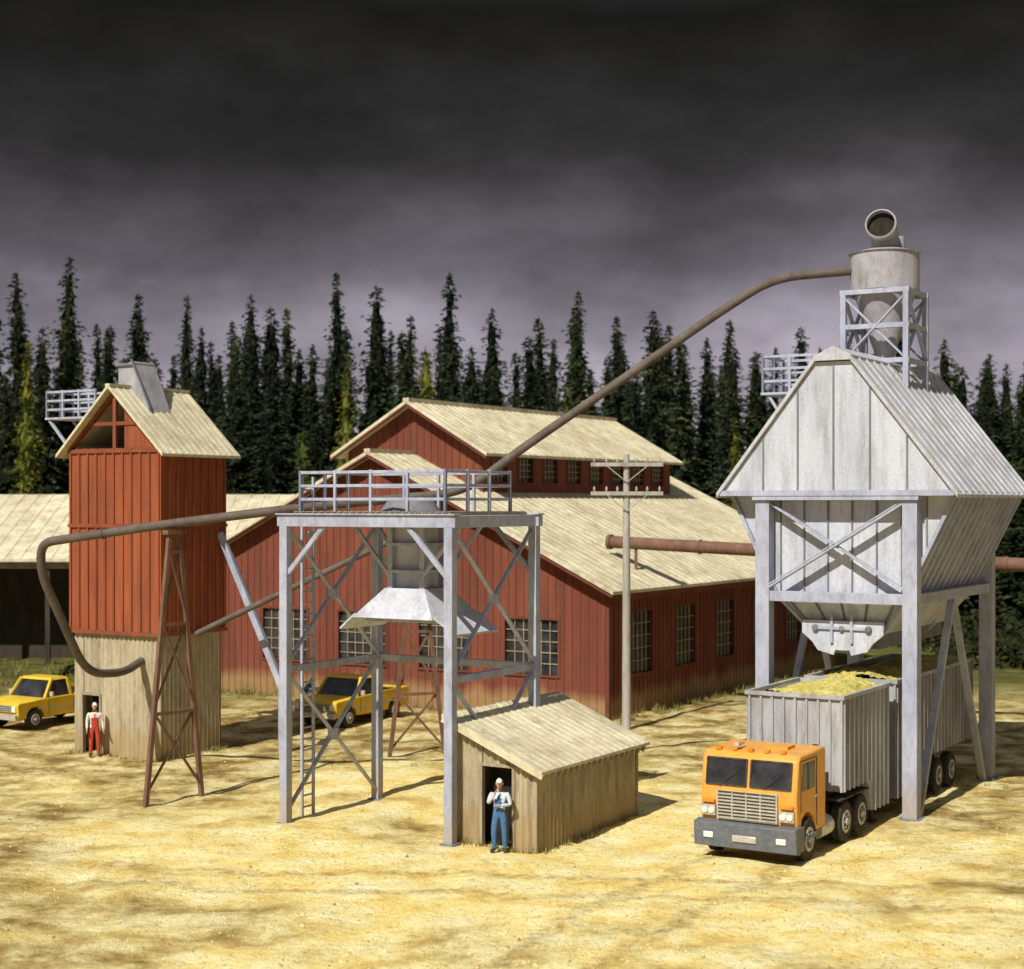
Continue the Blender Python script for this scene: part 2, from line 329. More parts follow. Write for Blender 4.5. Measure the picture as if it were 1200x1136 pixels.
# ------------------------------------------------------------------ loading tower (centre)
def tower():
    E = empty('steel_loading_tower', (-5.87, 42.05, 0), ANG); W, D = 5.1, 4.05; T = 8.0
    mb = MB()
    for x in (0, W):
        for y in (0, D):
            mb.box(x - .12, x + .12, y - .12, y + .12, -.2, T - .3, 'steel')
            mb.box(x - .2, x + .2, y - .2, y + .2, -.2, .03, 'seam')
    mb.obj('legs', E, .012)
    mb = MB()
    for y in (0, D): mb.box(-.2, W + .2, y - .11, y + .11, T - .3, T, 'steel'); mb.box(-.22, W + .22, y - .17, y + .17, T, T + .04, 'steel')
    for x in (0, W): mb.box(x - .11, x + .11, .11, D - .11, T - .3, T - .003, 'steel')
    for x in (1.3, 2.5, 3.8): mb.box(x - .07, x + .07, .11, D - .11, T - .24, T - .004, 'steel')
    for x in (0, W): mb.box(x - .07, x + .07, .12, D - .12, 3.9, 4.08, 'steel')
    mb.box(.12, W - .12, D - .07, D + .07, 3.9, 4.08, 'steel')
    mb.obj('horizontal_beams', E, .01)
    mb = MB()
    for x in (0, W):
        for (z0, z1) in ((.3, 3.85), (4.15, 7.6)):
            mb.beam((x - .035, .1, z0), (x - .035, D - .1, z1), .05, .12, 'steel', (1, 0, 0)); mb.beam((x + .035, .1, z1), (x + .035, D - .1, z0), .05, .12, 'steel', (1, 0, 0))
            mb.box(x - .085, x + .085, D / 2 - .14, D / 2 + .14, (z0 + z1) / 2 - .14, (z0 + z1) / 2 + .14, 'steel')
    for y in (0, D):
        mb.beam((.1, y, 6.5), (1.25, y, 7.72), .1, .12, 'steel'); mb.beam((W - .1, y, 6.5), (W - 1.25, y, 7.72), .1, .12, 'steel')
    mb.obj('cross_braces', E, .006)
    mb = MB(); lx = -.16
    for y in (.9, 1.38): mb.box(lx - .05, lx + .02, y - .03, y + .03, -.1, 9.0, 'steel')
    z = .25
    while z < 8.9: mb.cyl((lx - .015, .93, z), (lx - .015, 1.35, z), .025, .025, 'steel', 6); z += .3
    for z in (2, 4, 6, 7.5): mb.box(lx, .0, 1.1, 1.18, z, z + .06, 'steel')
    mb.obj('ladder', E)
    mb = MB(); mb.box(.12, W - .12, .2, D - .2, T + .002, T + .07, 'wood')
    for i in range(24): mb.box(.14 + i * .2, .3 + i * .2, .16, D - .16, T + .072, T + .09, 'wood')
    mb.obj('deck', E)
    mb = MB(); rails(mb, [(.25, 3.4), (.25, .3), (W - .35, .3), (W - .35, 3.4), (.25, 3.4)], T + .09, 1.05, t=.075)
    mb.obj('guard_rail', E, .006)
    mb = MB(); cx, cy = 2.75, 2.0
    mb.cyl((cx - .2, cy, T + .09), (cx - .2, cy, T + .45), .8, .55, 'seam', 24)
    for x in (-.5, .5):
        for y in (-.45, .45): mb.box(cx + x - .08, cx + x + .08, cy + y - .08, cy + y + .08, 6.1, 7.72, 'steel')
    mb.box(cx - .42, cx + .42, cy - .36, cy + .36, 6.1, 7.72, 'panel')
    for z in (6.5, 7.2): mb.box(cx - .6, cx + .6, cy - .55, cy + .55, z, z + .08, 'steel')
    mb.frustum((cx - 1.25, cx + 1.25, cy - 1.15, cy + 1.15), 5.35, (cx - .62, cx + .62, cy - .58, cy + .58), 6.1, 'panel')
    mb.frustum((cx - 1.45, cx + 1.45, cy - .3, cy + .3), 5.2, (cx - .9, cx + .9, cy - .3, cy + .3), 5.62, 'steel')
    mb.add([(cx + 1.2, cy - 1.1, 5.4), (cx + 1.2, cy + 1.1, 5.4), (cx + 1.85, cy + 1.0, 4.95), (cx + 1.85, cy - 1.0, 4.95), (cx + 1.22, cy - 1.1, 5.46), (cx + 1.22, cy + 1.1, 5.46), (cx + 1.87, cy + 1.0, 5.01), (cx + 1.87, cy - 1.0, 5.01)],
           [(0, 1, 2, 3), (7, 6, 5, 4), (0, 3, 7, 4), (1, 5, 6, 2), (3, 2, 6, 7), (0, 4, 5, 1)], 'panel')
    mb.add([(cx - 1.2, cy - 1.1, 5.4), (cx - 1.2, cy + 1.1, 5.4), (cx - 1.75, cy + 1.0, 5.0), (cx - 1.75, cy - 1.0, 5.0), (cx - 1.22, cy - 1.1, 5.46), (cx - 1.22, cy + 1.1, 5.46), (cx - 1.77, cy + 1.0, 5.06), (cx - 1.77, cy - 1.0, 5.06)],
           [(0, 3, 2, 1), (4, 5, 6, 7), (0, 4, 7, 3), (1, 2, 6, 5), (3, 7, 6, 2), (0, 1, 5, 4)], 'panel')
    for s in (-1, 1):
        mb.beam((cx + s * .5, cy - .5, 6.4), (cx + s * 1.7, cy - .5, 7.75), .08, .1, 'steel'); mb.beam((cx + s * .5, cy + .5, 6.4), (cx + s * 1.7, cy + .5, 7.75), .08, .1, 'steel')
    mb.obj('loading_chute', E, .01)
tower()

# ------------------------------------------------------------------ small shed
def shed():
    E = empty('corrugated_shed', (-1.4, 39.87, 0), ANG); W, D = 2.3, 5.3; hl, hr = 2.86, 1.9
    mb = MB(); dx0, dx1, dh = .82, 1.66, 1.92
    top = lambda x: hl + (hr - hl) * x / W
    corr(mb, (0, 0), (dx0, 0), -.1, lambda t: top(dx0 * t), 'tanwall'); corr(mb, (dx1, 0), (W, 0), -.1, lambda t: top(dx1 + (W - dx1) * t), 'tanwall')
    corr(mb, (dx0, 0), (dx1, 0), dh, lambda t: top(dx0 + (dx1 - dx0) * t), 'tanwall')
    corr(mb, (W, 0), (W, D), -.1, lambda t: hr, 'tanwall'); corr(mb, (W, D), (0, D), -.1, lambda t: hl - (hl - hr) * (1 - t), 'tanwall'); corr(mb, (0, D), (0, 0), -.1, lambda t: hl, 'tanwall')
    mb.obj('walls', E)
    mb = MB(); mb.box(dx0 - .08, dx0, -.06, .08, -.1, dh + .08, 'wood'); mb.box(dx1, dx1 + .08, -.06, .08, -.1, dh + .08, 'wood'); mb.box(dx0, dx1, -.055, .08, dh, dh + .08, 'wood')
    for (x, y, h) in ((0, 0, hl), (W, 0, hr), (W, D, hr)): mb.box(x - .05, x + .05, y - .05, y + .05, -.1, h - .05, 'wood')
    mb.obj('frame', E, .005)
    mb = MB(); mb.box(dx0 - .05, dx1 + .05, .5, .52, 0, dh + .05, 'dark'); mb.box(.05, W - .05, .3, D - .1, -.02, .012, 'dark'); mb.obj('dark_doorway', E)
    sl = (hr - hl) / W
    mb = MB(); x0, x1 = -.22, W + .32; y0, y1 = -.28, D + .22
    P = lambda x, y, o=0: (x, y, hl + sl * x + .1 + o)
    mb.prism([P(x0, y0), P(x1, y0), P(x1, y1), P(x0, y1)], (0, 0, .07), 'roof')
    y = y0 + .05
    while y < y1: mb.beam(P(x0, y, .08), P(x1, y, .08), .035, .02, 'roof'); y += .32
    mb.obj('roof', E)
    mb = MB(); y = y0 + .1
    while y < y1 - .05: mb.beam(P(x1 - .55, y, -.09), P(x1 - .02, y, -.09), .07, .16, 'wood'); y += .3
    mb.beam(P(x0, y0 + .03, -.05), P(x1, y0 + .03, -.05), .05, .12, 'roof'); mb.obj('rafter_tails', E)
shed()

# ------------------------------------------------------------------ chip hopper
def hopper():
    E = empty('wood_chip_hopper', (6.97, 44.72, 0), ANG); W, D = 4.12, 7.5; cx = W / 2
    mb = MB()
    for x in (0, W):
        for y in (0, D): mb.box(x - .2, x + .2, y - .2, y + .2, -.2, 8.38, 'steel'); mb.box(x - .28, x + .28, y - .28, y + .28, -.2, .04, 'seam')
    mb.obj('legs', E, .015)
    mb = MB()
    for y in (-.03, D + .03): mb.box(.2, W - .2, y - .13, y + .13, 5.62, 5.9, 'steel'); mb.box(-.26, W + .26, y - .26, y + .26, 8.38, 8.5, 'steel')
    for x in (0, W): mb.box(x - .13, x + .13, .2, D - .2, 5.62, 5.9, 'steel')
    mb.beam((.18, -.1, 6.0), (W - .18, -.1, 8.3), .06, .2, 'steel', (0, 1, 0)); mb.beam((.18, -.02, 8.3), (W - .18, -.02, 6.0), .06, .2, 'steel', (0, 1, 0))
    mb.beam((.18, -.16, 6.08), (W - .18, -.16, 8.38), .03, .05, 'panel', (0, 1, 0))
    for x in (0, W):
        mb.beam((x + .02, D / 2 - .1, 5.62), (x + .02, .45, -.1), .14, .2, 'steel', (1, 0, 0)); mb.beam((x - .02, D / 2 + .1, 5.62), (x - .02, D - .35, -.1), .14, .2, 'steel', (1, 0, 0))
    mb.obj('frame_beams', E, .01)
    # lower bin
    mb = MB(); A = (-1.05, W + 1.05, .32, D - .28); B = (.28, W - .28, .32, D - .28); C = (1.05, W - 1.05, .9, D - .8)
    mb.frustum(B, 5.75, A, 8.5, 'panel'); mb.frustum(C, 4.75, B, 5.747, 'panel')
    mb.obj('lower_bin', E)
    mb = MB(); y = .42
    while y < D - .3:
        for s in (-1, 1):
            mb.beam((cx + s * (cx + 1.08), y, 8.44), (cx + s * (cx - .25), y, 5.78), .09, .12, 'steel', (1, 0, 0)); 
        y += .55
    n = 9
    for i in range(n + 1):
        t = i / n; xt = -1.0 + t * (W + 2.0); xb = max(.3, min(W - .3, xt)); 
        zb = 5.8 if .3 <= xt <= W - .3 else (5.8 + (.28 - xt) * 2.07 if xt < .3 else 5.8 + (xt - (W - .28)) * 2.07)
        mb.box(xt - .02, xt + .02, .27, .325, min(zb, 8.4), 8.45, 'seam')
    for s in (-1, 1):
        mb.beam((cx + s * (cx + 1.05), .27, 8.48), (cx + s * (cx - .28), .27, 5.76), .1, .12, 'steel', (0, 1, 0)); mb.beam((cx + s * (cx - .28), .28, 5.74), (cx + s * (cx - 1.05), .84, 4.76), .08, .1, 'steel', (0, 1, 0))
    for i in range(5):
        x = .5 + i * (W - 1.0) / 4; xb = 1.15 + i * (W - 2.3) / 4; mb.beam((x, .29, 5.74), (xb, .87, 4.78), .05, .05, 'seam', (0, 1, 0))
    mb.obj('bin_ribs', E)
    # clamshell gate
    mb = MB()
    for y in (.45, 3.0, 5.2):
        pts = [(cx - 1.15, y, 5.1), (cx - 1.15, y, 4.75), (cx - .85, y, 4.5), (cx - .7, y, 4.28), (cx - .25, y, 4.16), (cx - .2, y, 4.3), (cx + .2, y, 4.3), (cx + .25, y, 4.16), (cx + .7, y, 4.28), (cx + .85, y, 4.5), (cx + 1.15, y, 4.75), (cx + 1.15, y, 5.1)]
        mb.prism(pts[::-1], (0, .12, 0), 'panel')
        mb.cyl((cx, y - .1, 4.9), (cx, y + .4, 4.9), .07, .07, 'seam', 10)
        mb.box(cx - .75, cx + .75, y - .07, y - .01, 4.86, 4.95, 'steel')
        for s in (-1, 1): mb.box(cx + s * .28 - .04, cx + s * .28 + .04, y - .08, y - .012, 4.5, 5.3, 'steel'); mb.cyl((cx + s * .75, y - .1, 4.9), (cx + s * .75, y, 4.9), .09, .09, 'seam', 10)
    mb.box(cx - .95, cx + .95, .75, 6.6, 4.35, 4.8, 'seam')
    mb.obj('discharge_gates', E, .01)
    # upper house
    ex0, ex1 = -1.15, W + 1.15; y0, y1 = -.22, D + .35; ez, rz = 8.62, 12.1; rx0, rx1 = cx - .5, cx + .5
    mb = MB()
    mb.prism([(ex0, y0, ez), (ex1, y0, ez), (rx1, y0, rz), (rx0, y0, rz)], (0, y1 - y0, 0), 'panel')
    mb.obj('gable_walls', E)
    mb = MB(); mb.box(ex0 - .06, ex1 + .06, y0 - .09, y0 - .005, ez - .12, ez + .03, 'steel'); mb.box(ex0 - .1, ex0 + .02, y0, y1, ez - .12, ez - .01, 'steel'); mb.box(ex1 - .02, ex1 + .1, y0, y1, ez - .12, ez - .01, 'steel')
    sl = (rz - ez) / (rx0 - ex0)
    for x in (.05, 1.05, cx, W - 1.05, W - .05):
        zt = min(rz, ez + sl * (min(x - ex0, ex1 - x))) - .08; mb.box(x - .025, x + .025, y0 - .03, y0 - .002, ez + .03, zt, 'seam')
    mb.obj('trim', E)
    mb = MB()
    for s in (-1, 1):
        e = cx + s * (cx + 1.3); r = cx + s * .5; ze = ez - .15 * sl
        a = (e, y0 - .12, ze + .02); b = (r, y0 - .12, rz + .02); L = (0, y1 - y0 + .24, 0)
        mb.prism([a, b, (r, y0 - .12, rz + .1), (e, y0 - .12, ze + .1)] if s < 0 else [a, (e, y0 - .12, ze + .1), (r, y0 - .12, rz + .1), b], L, 'hroof')
        y = y0 - .08
        while y < y1 + .1: mb.beam((e, y, ze + .12), (r, y, rz + .12), .06, .06, 'hroof', (0, 0, 1)); y += .62
    mb.box(rx0 - .02, rx1 + .02, y0 - .14, y1 + .14, rz + .03, rz + .16, 'hroof')
    mb.prism([(rx0 - .02, y0 - .1, rz + .16), (rx1 + .02, y0 - .1, rz + .16), (cx, y0 - .1, rz + .42)], (0, y1 - y0 - .2, 0), 'hroof')
    mb.obj('roof', E)
    # platform on left slope
    mb = MB(); px0, px1, py0, py1, pz = cx - 2.55, cx - .9, .9, 2.6, 11.35
    mb.box(px0, px1, py0, py1, pz, pz + .07, 'steel'); rails(mb, [(px1, py0 + .05), (px0 + .05, py0 + .05), (px0 + .05, py1 - .05), (px1, py1 - .05)], pz + .07, 1.05, sp=.8)
    for y in (py0 + .1, py1 - .1): mb.beam((px0 + .2, y, pz), (cx - 1.75, y, 10.4), .07, .07, 'steel'); mb.beam((px0 + .9, y, pz), (px0 + .9, y, 10.4), .07, .07, 'steel')
    mb.obj('roof_platform', E)
    # cyclone
    mb = MB(); cy = 4.1; h = .92; dz = -.3
    for sx in (-1, 1):
        for sy in (-1, 1): mb.box(cx + sx * h - .08, cx + sx * h + .08, cy + sy * h - .08, cy + sy * h + .08, 11.3, 14.6 + dz, 'steel')
    for z in (12.3, 13.3, 14.6 + dz):
        for s in (-1, 1): mb.box(cx - h - .1, cx + h + .1, cy + s * h - .07, cy + s * h + .07, z, z + .14, 'steel'); mb.box(cx + s * h - .07, cx + s * h + .07, cy - h + .08, cy + h - .08, z + .002, z + .137, 'steel')
    for s in (-1, 1):
        z0, z1 = 12.4, 14.55 + dz
        mb.beam((cx - h, cy + s * h - .03, z0), (cx + h, cy + s * h - .03, z1), .05, .11, 'steel', (0, 1, 0)); mb.beam((cx - h, cy + s * h + .03, z1), (cx + h, cy + s * h + .03, z0), .05, .11, 'steel', (0, 1, 0))
        mb.beam((cx + s * h - .03, cy - h, z0), (cx + s * h - .03, cy + h, z1), .05, .11, 'steel', (1, 0, 0)); mb.beam((cx + s * h + .03, cy - h, z1), (cx + s * h + .03, cy + h, z0), .05, .11, 'steel', (1, 0, 0))
    mb.obj('cyclone_frame', E, .006)
    mb = MB()
    mb.tube([(cx, cy, z + dz) for z in (12.3, 12.8, 14.72, 14.76, 15.82, 15.85, 16.0)], [.24, .24, .9, .99, .99, 1.05, .45], 'cyc', 32)
    pth = bez([(cx, cy, 15.8 + dz), (cx, cy, 16.45 + dz), (cx + .12, cy - .75, 16.62 + dz)], .5)
    mb.tube(pth, .4, 'cyc', 24, False)
    d = (pth[-1] - pth[-2]).normalized(); mb.tube([pth[-1] - d * .12, pth[-1] - d * .02, pth[-1] + d * .02], [.45, .45, .4], 'cyc', 24, False)
    mb.cyl(pth[-1] - d * .25, pth[-1] - d * .2, .39, .39, 'dark', 20)
    mb.cyl((cx + .25, cy + .5, 15.8 + dz), (cx + .25, cy + .5, 16.4 + dz), .18, .18, 'cyc', 14)
    mb.obj('cyclone', E)
hopper()

# ------------------------------------------------------------------ red silo building
def silo():
    E = empty('red_storage_tower', (-14.73, 54.07, 0), ANG); W, D = 4.0, 3.15; zb, zt, rz = 4.06, 10.1, 12.0
    mb = MB(); i = .1; d0, d1, dh = .55, 1.3, 1.95
    corr(mb, (i, i), (d0, i), -.1, lambda t: zb, 'tanwall', .03, .2); corr(mb, (d1, i), (W - i, i), -.1, lambda t: zb, 'tanwall', .03, .2); corr(mb, (d0, i), (d1, i), dh, lambda t: zb, 'tanwall', .03, .2)
    corr(mb, (W - i, i), (W - i, D - i), -.1, lambda t: zb, 'tanwall', .03, .2); corr(mb, (W - i, D - i), (i, D - i), -.1, lambda t: zb, 'tanwall', .03, .2); corr(mb, (i, D - i), (i, i), -.1, lambda t: zb, 'tanwall', .03, .2)
    mb.obj('lower_walls', E)
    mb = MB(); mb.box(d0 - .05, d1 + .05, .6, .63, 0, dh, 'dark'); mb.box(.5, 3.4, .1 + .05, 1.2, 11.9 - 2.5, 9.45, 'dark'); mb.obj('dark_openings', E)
    mb = MB(); mb.box(d0 - .07, d0, .02, .16, -.1, dh + .07, 'wood'); mb.box(d1, d1 + .07, .02, .16, -.1, dh + .07, 'wood'); mb.box(d0, d1, .022, .16, dh, dh + .07, 'wood'); mb.obj('door_frame', E)
    mb = MB(); mb.box(0, W, 0, .1, zb, zt, 'silored'); mb.box(0, W, D - .1, D, zb, zt, 'silored'); mb.box(0, .1, .1, D - .1, zb, zt, 'silored'); mb.box(W - .1, W, .1, D - .1, zb, zt, 'silored')
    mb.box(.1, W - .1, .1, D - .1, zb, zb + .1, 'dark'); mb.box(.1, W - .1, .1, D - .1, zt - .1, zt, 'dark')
    mb.prism([(0, D - .1, zt), (W, D - .1, zt), (2, D - .1, rz)], (0, .1, 0), 'silored'); mb.obj('upper_walls', E)
    mb = MB(); x = .02
    n = 10
    for j in range(n + 1):
        x = j * (W - .08) / n; mb.box(x, x + .08, -.05, -.001, zb, zt, 'silotrim' if j % 2 else 'silored')
    for j in range(9):
        y = j * (D - .08) / 8; mb.box(W + .001, W + .05, y, y + .08, zb, zt, 'silored')
    for z in (zb - .06, 7.5, zt - .15): mb.box(-.06, W + .06, -.065, -.0, z, z + .12, 'silotrim'); mb.box(W, W + .065, -.002, D + .05, z + .002, z + .118, 'silotrim')
    # gable timber
    mb.beam((0, .05, zt + .02), (2, .05, rz - .12), .1, .16, 'silotrim', (0, 1, 0)); mb.beam((W, .052, zt + .02), (2, .052, rz - .12), .1, .16, 'silotrim', (0, 1, 0))
    mb.box(1.93, 2.07, 0, .1, zt, rz - .2, 'silotrim'); mb.box(.9, 3.1, .015, .09, 10.85, 10.97, 'silotrim'); mb.prism([(2.4, .06, zt), (W - .1, .06, zt), (2.4, .06, rz - .5)], (0, .04, 0), 'silored')
    mb.obj('battens_and_gable_frame', E)
    mb = MB(); y0, y1 = -.3, D + .35
    for s in (-1, 1):
        e = 2 + s * 2.38; ze = rz - 2.38 * (rz - zt) / 2.0
        q = [(e, y0, ze + .06), (2, y0, rz + .06), (2, y0, rz + .15), (e, y0, ze + .15)]
        if s > 0: q = q[::-1]
        mb.prism(q, (0, y1 - y0, 0), 'roof'); y = y0 + .03
        while y < y1: mb.beam((e, y, ze + .165), (2, y, rz + .165), .04, .025, 'roof'); y += .3
    mb.box(1.9, 2.1, y0 - .01, y1 + .01, rz + .1, rz + .2, 'roof'); mb.obj('roof', E)
    mb = MB(); mb.prism([(1.5, .7, 11.55), (2.9, .7, 11.3), (2.55, .7, 12.1), (2.15, .7, 13.0), (1.5, .7, 12.85)], (0, 1.0, 0), 'cyc')
    mb.box(1.4, 2.2, .62, 1.78, 12.85, 12.93, 'seam'); mb.beam((2.12, .66, 13.05), (2.95, .66, 11.4), .05, .08, 'seam', (0, 1, 0)); mb.obj('roof_intake_hood', E, .01)
    mb = MB(); mb.box(-1.3, 1.0, .1, 1.4, 11.12, 11.19, 'steel'); rails(mb, [(1.0, .15), (-1.25, .15), (-1.25, 1.35), (1.0, 1.35)], 11.19, .9, sp=.7)
    for y in (.2, 1.3): mb.beam((-1.2, y, 11.12), (-.02, y, 9.9), .08, .08, 'steel')
    mb.obj('roof_platform', E)
silo()

# ------------------------------------------------------------------ mill building
def mill():
    E = empty('red_sawmill_building', (3.68, 61.8, 0), ANG); W, D = 21.8, 25.0; ez, rz = 5.05, 10.3; cx = -W / 2; sl = (rz - ez) / (W / 2)
    mb = MB(); wb = MB()
    fh = [(-t - 1.2, -t + 1.2, 1.6, 3.75) for t in (3.4, 7.5, 11.6, 15.7)]; sh = [(y - .95, y + .95, 1.6, 4.05) for y in (2.8, 6.9, 11, 15.1, 19.2)]
    wall(mb, -W, 0, -.2, ez, 0, .2, fh, 'x', 'red'); wall(mb, .2, D, -.2, ez, 0, .2, sh, 'y', 'red')
    mb.box(-W, -W + .2, .2, D, -.2, ez, 'red'); mb.box(-W + .2, -.2, D - .2, D, -.2, ez, 'red')
    for y in (0, D - .2): mb.prism([(-W, y, ez), (0, y, ez), (cx, y, rz)], (0, .2, 0), 'red')
    mb.obj('walls', E)
    for h in fh: window(wb, h, 0, 'x', 6, 5)
    for h in sh: window(wb, h, 0, 'y', 5, 5)
    wb.obj('windows', E)
    mb = MB(); x = -W + .05
    def segs(z0, z1, holes, a):
        for h in holes:
            if h[0] - .13 < a < h[1] + .13: return [(z0, h[2] - .1), (h[3] + .1, z1)]
        return [(z0, z1)]
    while x < 0:
        zt = ez + sl * min(-x, x + W) - .05
        for a, b in segs(-.1, zt, fh, x): mb.box(x - .025, x + .025, -.035, -.001, a, b, 'red')
        x += .36
    y = .1
    while y < D:
        for a, b in segs(-.1, ez - .05, sh, y): mb.box(.001, .035, y - .025, y + .025, a, b, 'red')
        y += .36
    mb.box(-.1, .05, -.052, .06, -.15, ez, 'redtrim'); mb.obj('siding_battens', E)
    def roof(mb, c, half, y0, y1, zr, s_, rib=.6, th=.12):
        for s in (-1, 1):
            e = c + s * half; ze = zr - half * s_
            q = [(e, y0, ze + .03), (c, y0, zr + .03), (c, y0, zr + .03 + th), (e, y0, ze + .03 + th)]
            if s > 0: q = q[::-1]
            mb.prism(q, (0, y1 - y0, 0), 'roof'); y = y0 + .03
            while y < y1: mb.beam((e, y, ze + .045 + th), (c, y, zr + .045 + th), .05, .03, 'roof'); y += rib
        mb.box(c - .15, c + .15, y0 - .02, y1 + .02, zr + .08, zr + .14 + th, 'roof')
    mb = MB(); roof(mb, cx, W / 2 + .5, -.6, D + .5, rz, sl); mb.obj('roof', E)
    mb = MB()
    for s in (-1, 1): mb.beam((cx + s * (W / 2 + .48), -.58, ez - .48 * sl - .05), (cx, -.58, rz - .05), .06, .2, 'redtrim', (0, 1, 0))
    mb.box(.4, .46, -.5, D + .4, ez - .45, ez - .22, 'redtrim'); mb.obj('fascia', E)
    # monitor
    m0, m1, y0, y1, me, mr = cx - 3.5, cx + 3.5, 2.8, 21.0, 10.55, 12.55; ms = (mr - me) / 3.5
    mb = MB(); wb = MB(); hs = [(y - .62, y + .62, 9.2, 10.25) for y in [y0 + 1.3 + i * 2.2 for i in range(8)]]
    mb.box(m0, m1, y0, y0 + .2, 8, me, 'red'); mb.box(m0, m1, y1 - .2, y1, 8, me, 'red'); mb.box(m0, m0 + .2, y0 + .2, y1 - .2, 8, me, 'red')
    wall(mb, y0 + .2, y1 - .2, 8, me, m1, .2, hs, 'y', 'red')
    for y in (y0, y1 - .2): mb.prism([(m0, y, me), (m1, y, me), (cx, y, mr)], (0, .2, 0), 'red')
    x = m0 + .05
    while x < m1: mb.box(x - .03, x + .03, y0 - .035, y0 - .001, 8, me + ms * min(x - m0, m1 - x) - .04, 'red'); x += .36
    mb.obj('monitor_walls', E)
    for h in hs: window(wb, h, m1, 'y', 4, 4)
    wb.obj('monitor_windows', E)
    mb = MB(); roof(mb, cx, 4.05, y0 - .6, y1 + .5, mr, ms, .5)
    for s in (-1, 1): mb.beam((cx + s * 4.04, y0 - .58, mr - 4.04 * ms - .05), (cx, y0 - .58, mr - .05), .06, .16, 'redtrim', (0, 1, 0))
    mb.obj('monitor_roof', E)
mill()

# ------------------------------------------------------------------ long low building (left background)
def lumber():
    E = empty('long_low_shed', (0, 0, 0)); x0, x1 = -62, -11.5
    mb = MB(); a = [(x0, 83, 5.3), (x0, 92, 8.65), (x0, 92, 8.8), (x0, 83, 5.45)]
    mb.prism(a, (x1 - x0, 0, 0), 'roof'); x = x0
    while x < x1: mb.beam((x, 83, 5.46), (x, 92, 8.81), .06, .04, 'roof'); x += .8
    mb.prism([(x0, 92, 8.65), (x0, 99, 6), (x0, 99, 6.15), (x0, 92, 8.8)], (x1 - x0, 0, 0), 'roof')
    mb.obj('roof', E)
    mb = MB(); x = x0 + .3
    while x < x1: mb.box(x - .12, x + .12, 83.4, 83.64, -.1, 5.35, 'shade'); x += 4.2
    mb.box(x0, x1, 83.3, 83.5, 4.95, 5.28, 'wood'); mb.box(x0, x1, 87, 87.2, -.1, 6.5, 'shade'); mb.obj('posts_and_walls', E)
lumber()

